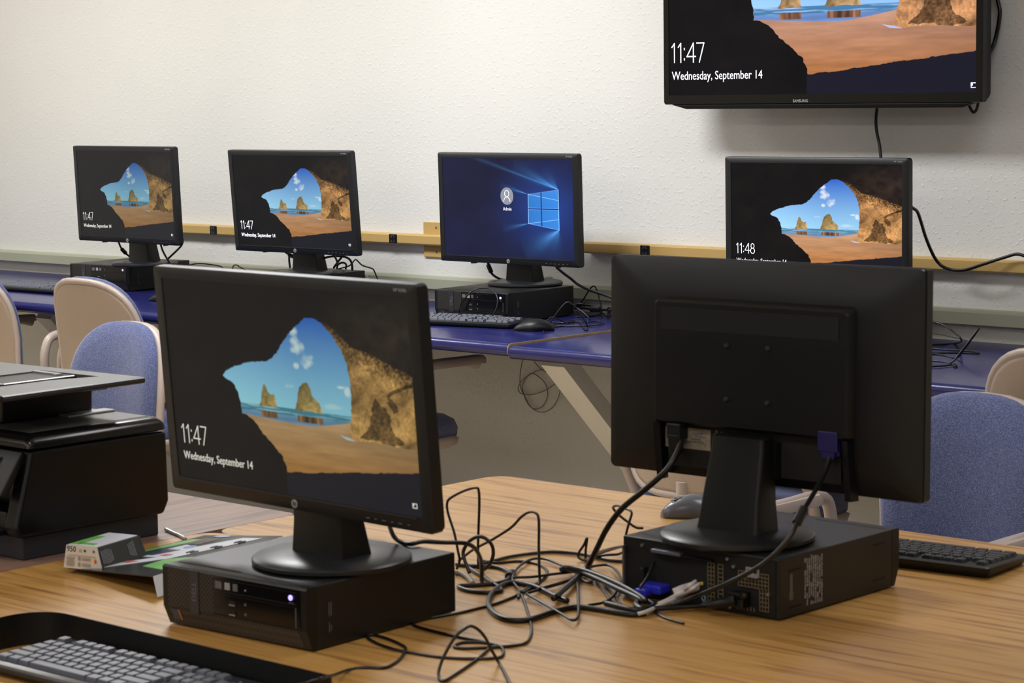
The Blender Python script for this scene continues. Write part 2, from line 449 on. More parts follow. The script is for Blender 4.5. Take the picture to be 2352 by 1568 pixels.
DARK = [[(0.848,0.485),(0.883,0.539),(0.907,0.593),(0.938,0.638),(0.943,0.675),(0.853,0.685),(0.79,0.687),(0.808,0.627),(0.834,0.555)],
        [(0.895,0.453),(0.918,0.425),(1.002,0.38),(1.001,0.393),(0.923,0.442),(0.905,0.469),(0.922,0.524),(0.907,0.539),(0.889,0.496)],
        [(0.819,0.355),(0.867,0.366),(0.855,0.434),(0.837,0.403)]]
ST1 = [(0.384,0.585),(0.394,0.554),(0.4,0.509),(0.406,0.483),(0.414,0.478),(0.421,0.492),(0.423,0.51),(0.435,0.521),(0.449,0.519),(0.455,0.54),(0.457,0.584)]
ST2 = [(0.531,0.583),(0.542,0.54),(0.547,0.505),(0.555,0.473),(0.571,0.451),(0.589,0.442),(0.596,0.458),(0.602,0.479),(0.604,0.5),(0.618,0.52),(0.634,0.535),(0.645,0.582)]
def srgb(c): return np.array(lin(c))
def beach(u, v):
    wob = (fbm(u * 60, v * 60, 3, 5) - .5) * .010
    U = u + wob; V = v + (fbm(u * 55 + 9, v * 55, 3, 8) - .5) * .010
    img = np.zeros(u.shape + (3,)) + srgb((8, 7, 8))
    img += (fbm(u * 9, v * 9, 4, 2)[..., None] - .4) * srgb((20, 16, 16)) + (np.clip(1 - np.hypot((u - .95) / .35, (v - .2) / .25), 0, 1) * fbm(u * 30, v * 30, 3, 6))[..., None] * srgb((60, 44, 34))
    sh = (v > .889 - (u - .479) * .19 + .0) & (u > .475)          # shaded sand in front
    img[sh] = srgb((22, 22, 34))
    op = inpoly(U, V, OPEN)
    sky = np.clip((v - .12) / .45, 0, 1)[..., None]
    skyc = srgb((30, 92, 196)) * (1 - sky) ** 1.0 + srgb((150, 205, 236)) * sky
    skyc = skyc + np.clip((.55 - u) / .35, 0, 1)[..., None] * srgb((90, 110, 120)) * .8
    def blob(cx, cy, rx, ry, k=1.0, sd=3):
        d = 1 - ((u - cx) / rx) ** 2 - ((v - cy) / ry) ** 2
        d = d + (fbm(u * 34, v * 30, 4, sd) - .5) * 2.2
        return np.clip(d, 0, 1) * k
    cl = np.maximum.reduce([blob(.552, .245, .022, .05), blob(.562, .285, .028, .04), blob(.595, .335, .03, .035, .9), blob(.55, .37, .012, .016, .8),
                            blob(.59, .372, .01, .012, .6), blob(.72, .447, .022, .008, .8), blob(.75, .465, .014, .03, .8), blob(.52, .47, .025, .012, .5), blob(.68, .545, .05, .015, .4)])[..., None]
    skyc = skyc * (1 - cl) + srgb((225, 232, 240)) * cl
    img[op] = skyc[op]
    sea = op & (v > .578)
    wv = fbm(u * 14, v * 150, 3, 11)
    seac = srgb((70, 130, 160)) + (np.clip(wv - .5, 0, 1) * 2.0)[..., None] * srgb((200, 215, 225))
    img[sea] = seac[sea]
    for P in (ST1, ST2):
        s = inpoly(u + wob * .4, V, P) & op
        tex = fbm(u * 70, v * 55, 4, 21)
        sc_ = srgb((90, 84, 44)) * (1 - tex[..., None]) + srgb((214, 172, 112)) * tex[..., None] * (.55 + np.clip((v - .45) / .14, 0, 1)[..., None] * .7)
        sc_ = sc_ * (.62 + .75 * np.clip((u - P[0][0]) / (P[-1][0] - P[0][0]), 0, 1))[..., None]
        img[s] = sc_[s]
    wet = op & (v > .612)
    shore = .640 + .010 * np.sin((u - .4) * 9) - np.clip(u - .6, 0, 1) * .2
    wetc = srgb((120, 160, 205)) * (1 - .4 * (fbm(u * 12, v * 60, 2, 4))[..., None])
    img[wet] = wetc[wet]
    for a, b_ in ((.39, .458), (.54, .642)):
        s = op & (u > a) & (u < b_) & (v > .605) & (v < .636)
        rc_ = (srgb((60, 42, 32)) + fbm(u * 90, v * 6, 2, 3)[..., None] ** 2 * srgb((200, 140, 90)))
        img[s] = rc_[s]
    sand = op & (v > shore)
    t_ = np.clip((v - .64) / .24, 0, 1)[..., None]
    nz = fbm(u * 10 + v * 6, v * 46, 4, 31)[..., None]
    sc_ = (srgb((196, 150, 112)) * (1 - t_) + srgb((178, 118, 62)) * t_) * (.72 + .5 * nz) * (1 - .25 * np.clip((u - .7) / .3, 0, 1)[..., None])
    img[sand] = sc_[sand]
    rk = inpoly(U, V, ROCK)
    wu, wv_ = u + .02 * fbm(u * 14, v * 14, 2, 71), v + .02 * fbm(u * 14 + 7, v * 14, 2, 72)
    n1 = fbm(wu * 12 + wv_ * 9, wv_ * 7 - wu * 3, 3, 41); n2 = fbm(u * 160, v * 110, 3, 51); n3 = 1 - np.abs(fbm(wu * 34, wv_ * 22, 3, 61) - .5) * 3.2
    up = np.clip((v - .17 - np.clip(u - .68, 0, 1) * .62 + (n2 - .5) * .12) / .10, 0, 1)
    val = (.12 + 1.30 * n1) * (.55 + .85 * n2) * (.70 + .42 * np.clip(n3, 0, 1)) * (.10 + .90 * up)
    val = val * np.clip(.62 + (u - .74) * 2.2 * (u < .93) + .2 * (u >= .93), .5, 1.1)
    rc_ = srgb((232, 170, 104)) * val[..., None] + np.clip(v - .6, 0, 1)[..., None] * srgb((60, 70, 20))
    img[rk] = rc_[rk]
    U2 = u + (fbm(u * 16 + 3, v * 16, 4, 81) - .5) * .075; V2 = v + (fbm(u * 16, v * 16 + 5, 4, 83) - .5) * .085
    for P in DARK[:2]:
        d = inpoly(U2, V2, P) & rk; img[d] = img[d] * (.14 + .25 * n2[d][..., None])
    pud = inpoly(u, v, [(.705, .672), (.745, .682), (.768, .694), (.73, .69)])
    img[pud] = srgb((190, 200, 220))
    return img
def glow(u, v):
    img = np.zeros(u.shape + (3,)) + srgb((14, 16, 46))
    d = np.hypot((u - .80) / .55, (v - .5) / .75)
    img += np.clip(1 - d, 0, 1)[..., None] ** 2.2 * srgb((22, 74, 170)) * .8
    def beam(x0, y0, ang, wid, L, k, c=(90, 180, 255)):
        dx = u - x0; dy = (v - y0) * .5625; r = np.hypot(dx, dy) + 1e-6
        a = np.arctan2(dy, dx) - ang; a = (a + PI) % (2 * PI) - PI
        q = np.exp(-(a / wid) ** 2) * np.exp(-r / L) * k * (r < L * 4)
        return q[..., None] * srgb(c)
    img += beam(.891, .303, PI + .36, .13, .09, 1.1) + beam(.891, .303, PI + .27, .02, .30, .45) + beam(.891, .303, -PI / 2 - .9, .4, .04, .6)
    img += beam(.664, .355, PI + .22, .08, .055, 1.1) + beam(.662, .649, PI - .18, .10, .05, .9)
    img += beam(.891, .703, PI - .50, .26, .075, 1.1) + beam(.891, .703, PI / 2 + .5, .5, .05, .5)
    q = [(.664, .355), (.891, .303), (.891, .703), (.662, .649)]
    pane = inpoly(u, v, q)
    bar = ((u > .7575) & (u < .7665)) | ((v > .493) & (v < .506))
    shade = (.75 + .25 * (u - .66) / .23)[..., None]
    pc = srgb((52, 140, 232)) * shade + np.clip((.45 - v) * 2, 0, 1)[..., None] * .05
    img[pane & ~bar] = np.broadcast_to(pc, img.shape)[pane & ~bar]
    img[pane & bar] = srgb((24, 62, 140))
    def seg(a, b_, wd, k=1.0):
        ax, ay = a; bx_, by = b_
        t_ = np.clip(((u - ax) * (bx_ - ax) + (v - ay) * (by - ay) * .316) / ((bx_ - ax) ** 2 + (by - ay) ** 2 * .316), 0, 1)
        dd = np.hypot(u - ax - t_ * (bx_ - ax), (v - ay - t_ * (by - ay)) * .5625)
        return (np.clip(1 - dd / wd, 0, 1) ** 1.2 * k)[..., None] * srgb((190, 230, 255))
    vis = (~bar)[..., None] | (~pane)[..., None]
    img += (seg(q[0], q[3], .0028) + seg(q[1], q[2], .003) + seg((.664, .355), (.889, .409), .002, .8) + seg((.662, .649), (.889, .599), .002, .8)
            + seg(q[0], q[1], .0018, .35) + seg(q[3], q[2], .0018, .6) + seg((.663, .490), (.889, .490), .0016, .4) + seg((.663, .508), (.889, .508), .0016, .5)) * vis
    img += fbm(u * 5, v * 5, 3, 3)[..., None] * srgb((30, 34, 70)) * .4
    return img
def paint_mesh(name, w, h, nx, ny, fn, crop=0.0):
    us, vs = np.meshgrid(np.linspace(0, 1, nx), np.linspace(0, 1, ny))
    uu, vv = crop + us * (1 - 2 * crop), crop + vs * (1 - 2 * crop)
    du, dv = (1 - 2 * crop) / nx, (1 - 2 * crop) / ny; col = 0
    for a, b in ((-.37, -.13), (.13, -.37), (.37, .13), (-.13, .37)):       # four samples per vertex
        col = col + np.clip(fn(uu + a * du, vv + b * dv), 0, 1.2) * .25
    col = col.reshape(-1, 3)
    co = np.zeros((nx * ny, 3), np.float32); co[:, 0] = (us.ravel() - .5) * w; co[:, 2] = (.5 - vs.ravel()) * h
    i = np.arange((nx - 1) * (ny - 1)); r_, c_ = i // (nx - 1), i % (nx - 1); a = r_ * nx + c_
    f = np.stack([a, a + nx, a + nx + 1, a + 1], 1).astype(np.int32)
    me = bpy.data.meshes.new(name)
    me.vertices.add(len(co)); me.vertices.foreach_set('co', co.ravel())
    me.loops.add(f.size); me.loops.foreach_set('vertex_index', f.ravel())
    me.polygons.add(len(f)); me.polygons.foreach_set('loop_start', np.arange(0, f.size, 4, dtype=np.int32))
    me.update(calc_edges=True)
    at = me.color_attributes.new('picture', 'FLOAT_COLOR', 'POINT')
    c4 = np.ones((len(co), 4), np.float32); c4[:, :3] = np.clip(col, 0, 1.2); at.data.foreach_set('color', c4.ravel())
    me.validate()
    return me
def screen_mat(name, gain, lift, rough=.35):
    m, nt, b = new_mat(name)
    a = nt.nodes.new('ShaderNodeAttribute'); a.attribute_name = 'picture'
    mx = nt.nodes.new('ShaderNodeMix'); mx.data_type = 'RGBA'; mx.blend_type = 'MULTIPLY'; mx.inputs[0].default_value = 1
    mx.inputs[7].default_value = (gain[0], gain[1], gain[2], 1)
    ad = nt.nodes.new('ShaderNodeMix'); ad.data_type = 'RGBA'; ad.blend_type = 'ADD'; ad.inputs[0].default_value = 1
    nt.links.new(a.outputs['Color'], mx.inputs[6]); nt.links.new(mx.outputs[2], ad.inputs[6]); ad.inputs[7].default_value = (lift, lift, lift * 1.05, 1)
    nt.links.new(ad.outputs[2], b.inputs['Emission Color']); b.inputs['Emission Strength'].default_value = 1
    b.inputs['Base Color'].default_value = (.003, .003, .0035, 1); b.inputs['Roughness'].default_value = rough
    b.inputs['Specular IOR Level'].default_value = .12
    return m
SW, SH = .531, .299
ME_BEACH = paint_mesh('screen', SW, SH, 640, 360, beach)
ME_GLOW = paint_mesh('screen', SW, SH, 640, 360, glow)
ME_TV = paint_mesh('screen', 1.012, .571, 760, 428, beach, .02)
# ================================================================ monitor
OW = .570; OT = SH / 2 + .0162; OB = -SH / 2 - .0207
HH = OT - OB; HC = (OT + OB) / 2
def head_shapes():
    """front frame, rear shell and raised rear panel, screen centre at the origin, facing -y."""
    d = {}
    bm = bmesh.new()
    o = rrect(OW, HH, .006, 4, 0, HC); o2 = rrect(OW + .001, HH + .001, .0065, 4, 0, HC)
    inn = rrect(SW, SH, .0008, 4)
    loft(bm, [[(a, .0012, b) for a, b in inn], [(a, -.0012, b) for a, b in inn], [(a, -.0012, b) for a, b in rrect(OW - .004, HH - .004, .005, 4, 0, HC)],
              [(a, .0005, b) for a, b in o], [(a, .017, b) for a, b in o2], [(a, .0185, b) for a, b in inn]], cap=False)
    d['bezel'] = bm
    bm = bmesh.new()
    def ring(w, h, r, y, cz): return [(a, y, b) for a, b in rrect(w, h, r, 6, 0, cz)]
    loft(bm, [ring(OW - .001, HH - .001, .006, .0165, HC), ring(OW - .002, HH - .002, .008, .0215, HC), ring(OW - .03, HH - .026, .02, .0265, HC),
              ring(OW - .10, HH - .085, .035, .0335, HC), ring(OW - .15, HH - .13, .03, .036, HC)])
    d['rear_shell'] = bm
    return d
def make_head(parent, mtx, screen_me, smat, model=True, clock=None, dateline=True, tmat='text_white', logo=True):
    S = head_shapes()
    parts = []
    def P(o): o.matrix_basis = mtx @ o.matrix_basis; parts.append(o); return o
    P(obj('bezel', S['bezel'], 'bezel', parent, smooth=True))
    P(obj('rear_shell', S['rear_shell'], 'back_black', parent, smooth=True))
    # raised centre panel with vent field, port recess cut as a darker sunken box
    pw, ph, pcz = .354, .262, -.028
    rc_w, rc_h, rc_z = .315, .072, -.122
    bm = bmesh.new(); y0, y1 = .030, .052
    loft(bm, [[(a, y0, b) for a, b in rrect(pw + .012, ph - rc_h + .006, .008, 5, 0, pcz + rc_h / 2 + .003)],
              [(a, y1 - .004, b) for a, b in rrect(pw, ph - rc_h, .008, 5, 0, pcz + rc_h / 2)],
              [(a, y1, b) for a, b in rrect(pw - .008, ph - rc_h - .007, .006, 5, 0, pcz + rc_h / 2)]])
    P(obj('rear_panel', bm, 'back_black', parent, smooth=True))
    P(obj('vent_strip', one(bx, (0, .0523, pcz + ph / 2 - .028), (.322, .001, .034)), 'back_vent', parent))
    bm = bmesh.new()
    for sx, sz in ((-1, -1), (1, -1), (1, 1), (-1, 1)):
        s = one(lathe, [(0, .0565), (.0028, .0562), (.0042, .0545), (.0045, .052)], 14, (sx * .0375, 0, sz * .0405 - .0015), 'y')
        P(obj('screw', s, 'mouse_grey', parent, smooth=True))
    # side cheeks of the port recess
    for sx in (-1, 1):
        bm = bmesh.new(); g = [(sx * .168, .030), (sx * .180, .030), (sx * .177, .052), (sx * .166, .050)]
        loft(bm, [[(a, b * (1 if k == 0 else .78), pcz - ph / 2 + (rc_h + .0 if k == 0 else -.018)) for a, b in g] for k in (0, 1)])
        P(obj('recess_cheek', bm, 'back_black', parent))
    bm = bmesh.new(); bx(bm, (0, .0362, rc_z + .004), (rc_w, .0012, rc_h)); P(obj('port_recess', bm, 'dark_void', parent))
    P(obj('recess_bridge', one(bx, (0, .043, rc_z - .006), (.105, .014, .055)), 'back_black', parent))
    # face at rear is mirrored: +x here is the left side seen from behind
    lab = P(obj('rating_label', one(bx, (.120, .0372, rc_z + .012), (.086, .0008, .032)), 'label_tan', parent, label='worn printed rating label'))
    bm = bmesh.new(); rnd = random.Random(7)
    for i in range(46):
        bx(bm, (.056 + rnd.random() * .016, .0372, rc_z - .010 + rnd.random() * .038), (.0022 + rnd.random() * .002, .0008, .0012 + rnd.random() * .003))
    for i in range(12):
        bx(bm, (.085 + rnd.random() * .05, .0379, rc_z + .004 + rnd.random() * .02), (.01 + rnd.random() * .01, .0006, .0012))
    q = obj('label_print', bm, 'mark_grey', lab); parts.append(q)
    # rear ribs near the lower edge
    # button marks, logo, model text
    bm = bmesh.new()
    for i in range(6): bx(bm, (.155 + i * .0165, -.0015, OB + .008), (.0045 if i % 2 else .007, .0006, .0012))
    P(obj('button_marks', bm, 'mark_grey', parent))
    bm = bmesh.new(); loft(bm, [[(a, -.0028, b) for a, b in rrect(SW - .02, .0012, .0004, 2, 0, -SH / 2 - .0022)], [(a, -.0012, b) for a, b in rrect(SW - .02, .0024, .0004, 2, 0, -SH / 2 - .0022)]])
    P(obj('lower_lip', bm, 'stand_grey', parent))
    if logo:
        lg = P(obj('logo', one(lathe, [(0, -.0019), (.0062, -.0019), (.0064, -.0012)], 24, (0, 0, OB + .0092), 'y'), 'logo_grey', parent, label='round grey maker badge reading hp'))
        q = text_mesh('logo_letters', 'hp', .0105, 'bezel', lg, Matrix.Translation((0, -.0021, OB + .0066)) @ FRONT, .8, 0, 'CENTER', .0002, .25)
    if model:
        q = text_mesh('model_text', 'HP V242h', .0062, 'logo_grey', parent, mtx @ Matrix.Translation((OW / 2 - .018, -.0014, OT - .0105)) @ FRONT, 1.0, 0, 'RIGHT', .0002)
    sc_ = bpy.data.objects.new('screen', screen_me); COL.objects.link(sc_); sc_.parent = parent
    if not screen_me.materials: screen_me.materials.append(smat)
    sc_.material_slots[0].link = 'OBJECT'; sc_.material_slots[0].material = smat
    sc_.matrix_basis = mtx.copy()
    bm = bmesh.new(); bx(bm, (0, .008, 0), (SW + .004, .0145, SH + .004)); P(obj('display_panel', bm, 'dark_void', parent))
    if clock:
        lock_text(sc_, clock, SW, SH, 0, tmat)
    return sc_
def lock_text(sc_, clock, w, h, crop, tmat):
    def X(u): return ((u - crop) / (1 - 2 * crop) - .5) * w
    def Z(v): return (.5 - (v - crop) / (1 - 2 * crop)) * h
    k = w / .531 / (1 - 2 * crop)
    bm = bmesh.new(); stroke_text(bm, clock, X(.026), Z(.822), .0272 * k, .00085 * k, -.0006)
    obj('clock_text', bm, tmat, sc_)
    text_mesh('date_text', 'Wednesday, September 14', .0172 * k, tmat, sc_, Matrix.Translation((X(.030), -.0006, Z(.905))) @ FRONT, .86, 0.0, 'LEFT', .0002)
    bm = bmesh.new()
    x, z = X(.974), Z(.953)
    for dx, dz, sx, sz in ((0, .004, .008, .001), (0, -.002, .008, .001), (-.004, .001, .001, .007), (.004, .001, .001, .007), (-.003, .002, .003, .003)):
        bx(bm, (x + dx * k, -.0006, z + dz * k), (sx * k, .0004, sz * k))
    obj('network_icon', bm, tmat, sc_)
def make_stand(parent, hz, fy):
    """fy: y of the head's rear; base centre is the root origin."""
    bm = bmesh.new()
    lathe(bm, [(.10, 0), (.112, .0), (.1165, .004), (.1165, .0085), (.112, .0125), (.06, .0155), (0, .016)], 64)
    for v in bm.verts: v.co.y *= .98
    obj('stand_base', bm, 'stand_grey', parent, smooth=True)
    bm = bmesh.new(); yb, yt = .0, fy + .012
    def ring(w, d, y, z): return [(a, y + b, z) for a, b in rrect(w, d, .006, 3)]
    loft(bm, [ring(.112, .060, yb, .014), ring(.104, .050, yb * .7 + yt * .3, .06), ring(.096, .036, yt, hz - .115), ring(.094, .030, yt, hz - .093)])
    obj('stand_neck', bm, 'black', parent, smooth=True)
def monitor(label, hx, hy, hz, yaw, fwd, base_z, screen_me, smat, **k):
    """hx,hy,hz: world position of the screen centre; fwd: forward lean."""
    c, s = math.cos(yaw), math.sin(yaw); off = .078
    rx, ry = hx - s * off, hy + c * off
    t = thing('monitor', label, 'monitor', (rx, ry, base_z), yaw, 'black widescreen monitors on computers')
    H = Matrix.Translation((0, -off, hz - base_z)) @ Matrix.Rotation(fwd, 4, 'X')
    make_head(t, H, screen_me, smat, **k)
    make_stand(t, hz - base_z, -off + .052)
    return t
PCH = .0905
zt = TZ + PCH
zdk = DZ + .006 + PCH
S = lambda n, g, l, r=.35: screen_mat(n, g, l, r)
monitor('leftmost monitor on the blue desk showing a beach seen from a cave', -6.375, 5.0025, DZ + .3393 + .0092, -.021, .0385, zdk, ME_BEACH, S('lit_screen_leftmost', (.52, .60, .54), .014), clock='11:47', tmat='text_dim')
monitor('second monitor on the blue desk showing a beach seen from a cave', -5.5557, 5.0381, DZ + .3393 + .0004, .033, .0762, zdk, ME_BEACH, S('lit_screen_second', (.84, .87, .85), .006), clock='11:47')
m3 = monitor('monitor on the blue desk showing a blue sign-in window with Admin', -4.6798, 5.1184, DZ + .3355, -.0013, .0225, zdk, ME_GLOW, S('lit_screen_blue', (1, 1, 1), .004), clock=None)
scr = [o for o in m3.children if o.name.startswith('screen')][0]
bm = bmesh.new(); cx, cz = 0.0015, (.5 - .379) * SH
lathe(bm, [(0, -.0006), (.0262, -.0006), (.0262, -.0002)], 48, (cx, 0, cz), 'y')
av = obj('avatar_disc', bm, 'avatar', scr)
bm = bmesh.new()
tube(bm, [(cx + .0088 * math.sin(a), -.0010, cz + .0075 + .0095 * math.cos(a)) for a in [i * PI / 12 for i in range(25)]], .0008, 6, 1)
tube(bm, [(cx + .0125 * math.cos(a), -.0010, cz - .0165 + .0135 * math.sin(a)) for a in [PI * i / 14 for i in range(15)]], .0008, 6, 1)
obj('avatar_lines', bm, 'text_white', scr)
text_mesh('user_name', 'Admin', .0150, 'text_white', scr, Matrix.Translation((cx + .0005, -.0006, (.5 - .525) * SH)) @ FRONT, .88, -.0002, 'CENTER', .0002)
monitor('monitor on the blue desk right of the blue sign-in one, its clock reading 11:48', -3.515, 5.0566, DZ + .3349, .0478, .0102, zdk - .006, ME_BEACH, S('lit_screen_right', (1.12, 1.1, 1.12), .001), clock='11:48')
monitor('large front monitor on the wooden table with a beach and cave picture', -2.3857, 2.1444, TZ + .3455, -.0411, .0749, zt, ME_BEACH, S('lit_screen_front', (.60, .70, .60), .007, .4), clock='11:47', tmat='text_dim')
mb = monitor('rear-facing monitor on the wooden table seen from its back', -2.0326, 2.7822 + .018, TZ + .3357, PI + .0202, .0186, zt, ME_BEACH, S('lit_screen_hidden', (.5, .5, .5), .002), clock=None)
# plugs on the rear of the rear-facing monitor
H = Matrix.Translation((0, -.078, .3357 - PCH)) @ Matrix.Rotation(.0186, 4, 'X')
def onback(o): o.matrix_basis = H @ o.matrix_basis
bm = bmesh.new(); bx(bm, (.132, .049, -.098), (.026, .022, .024)); bx(bm, (.132, .052, -.118), (.016, .016, .03), taper=(1.3, 1.2))
o = obj('power_plug', bm, 'black', mb, bevel=(.002, 2)); onback(o)
bm = bmesh.new(); bx(bm, (-.144, .045, -.090), (.034, .018, .03)); bx(bm, (-.144, .046, -.109), (.020, .014, .014), taper=(1.3, 1)); 
for sx in (-1, 1): bx(bm, (-.144 + sx * .0145, .045, -.105), (.006, .008, .012))
o = obj('video_plug', bm, 'violet_plug', mb, bevel=(.0015, 2), label='dark blue video plug'); onback(o)
# ================================================================ computers
def make_pc():
    """origin at the front centre of the foot, front facing -y."""
    W, D, HT = .290, .312, PCH
    t = thing('computer', 'x', 'computer', (0, 0, 0), 0, 'black desktop computers lying flat')
    bm = bmesh.new(); bx(bm, (0, .020 + (D - .022) / 2, HT / 2 + .001), (W, D - .022, HT - .002)); obj('case', bm, 'case', t, bevel=(.002, 2))
    # front moulding with a chin that slopes back at the bottom
    prof = [(.021, .002), (.012, .002), (.0, .030), (0, HT - .003), (.004, HT), (.021, HT)]
    bm = bmesh.new(); loft(bm, [[(-W / 2, a, b) for a, b in prof], [(W / 2, a, b) for a, b in prof]])
    fr = obj('front_moulding', bm, 'black', t, bevel=(.001, 2))
    # perforated field: left part plus the sloping chin
    e = .0006
    def strip(x0, x1, pts, e=e): 
        bm_ = bmesh.new(); loft(bm_, [[(x0, a - e, b) for a, b in pts] + [(x0, a + .001, b) for a, b in reversed(pts)], [(x1, a - e, b) for a, b in pts] + [(x1, a + .001, b) for a, b in reversed(pts)]]); return bm_
    obj('grille', strip(-.133, -.038, [(0, .031), (0, HT - .004)]), 'pc_grille', t)
    obj('chin_grille', strip(-.133, .130, [(.0115, .004), (0, .030)]), 'pc_grille', t)
    bd = obj('badge', strip(-.086, -.068, [(-.001, .026), (-.001, HT - .002)]), 'mouse_grey', t)
    text_mesh('badge_letters', 'DELL', .013, 'mark_grey', bd, Matrix.Translation((-.0725, -.0019, .044)) @ FRONT @ Matrix.Rotation(PI / 2, 4, 'Z'), 1, 0, 'LEFT', .0002)
    # drive panel
    pn = obj('drive_panel', strip(-.038, .133, [(-.0006, .034), (-.0006, HT - .0035)]), 'black_gloss', t)
    bm = bmesh.new(); bx(bm, (.045, -.0016, HT - .0245), (.166, .001, .0012)); bx(bm, (.045, -.0016, HT - .0075), (.166, .001, .0005)); bx(bm, (.045, -.0016, HT - .0285), (.166, .001, .0005))
    obj('drive_slot', bm, 'black', pn)
    for i, (x, s_) in enumerate(((-.026, .013), (-.008, .010), (.008, .009))):
        obj('drive_icon', one(bx, (x, -.0018, HT - .0155), (s_, .001, .010)), 'logo_grey' if i == 1 else 'mark_grey', pn)
    obj('eject_button', one(lathe, [(0, -.0022), (.0013, -.002), (.0015, -.001)], 10, (.028, 0, HT - .017), 'y'), 'logo_grey', pn)
    for z in (.052, .038):
        o = obj('usb_port', one(bx, (.001, -.0012, z), (.014, .002, .0065)), 'dark_void', t)
        bm = bmesh.new(); bx(bm, (.001, -.0024, z - .0027), (.012, .0006, .0014)); obj('contact_strip', bm, 'silver', o)
        obj('audio_jack', one(lathe, [(0, -.0018), (.0018, -.0018), (.0022, -.001)], 12, (.027, 0, z + .001), 'y'), 'mark_grey', t)
    # power button with a lit ring
    pb = obj('power_button', one(lathe, [(0, -.0024), (.0042, -.0022), (.005, -.0006)], 20, (.118, 0, HT - .015), 'y'), 'black', t)
    bm = bmesh.new(); tube(bm, [(.118 + .0029 * math.sin(a), -.0030, HT - .015 + .0029 * math.cos(a)) for a in [i * PI / 8 for i in range(17)]], .0009, 6, 1)
    bx(bm, (.118, -.003, HT - .0145), (.0012, .0008, .003)); obj('power_light', bm, 'led', pb, label='glowing violet power light')
    bm = bmesh.new(); bx(bm, (.118, -.0017, HT - .0225), (.010, .0008, .0008)); bx(bm, (.1265, -.0017, .048), (.0012, .0008, .028)); obj('printed_marks', bm, 'mark_grey', pn)
    st = obj('sticker', strip(-.1285, -.114, [(.0085, .011), (.0012, .027)], .0016), 'sticker_blue', t, label='small blue sticker')
    obj('sticker_edge', strip(-.114, -.1115, [(.0085, .011), (.0012, .027)], .0017), 'sticker_orange', st)
    # side print near the front right
    rnd = random.Random(3)
    for z0, z1 in ((.042, .066), (.021, .035)):
        bm = bmesh.new()
        for x in (.044, .048): bx(bm, (W / 2 + .0004, x, (z0 + z1) / 2 + rnd.random() * .002), (.0004, .0014, z1 - z0 - rnd.random() * .008))
        obj('side_print', bm, 'mark_grey', t)
    # slot on the lid behind the moulding
    obj('lid_groove', one(bx, (-.072, .0245, HT - .0008), (.128, .005, .0022)), 'dark_void', t)
    return t
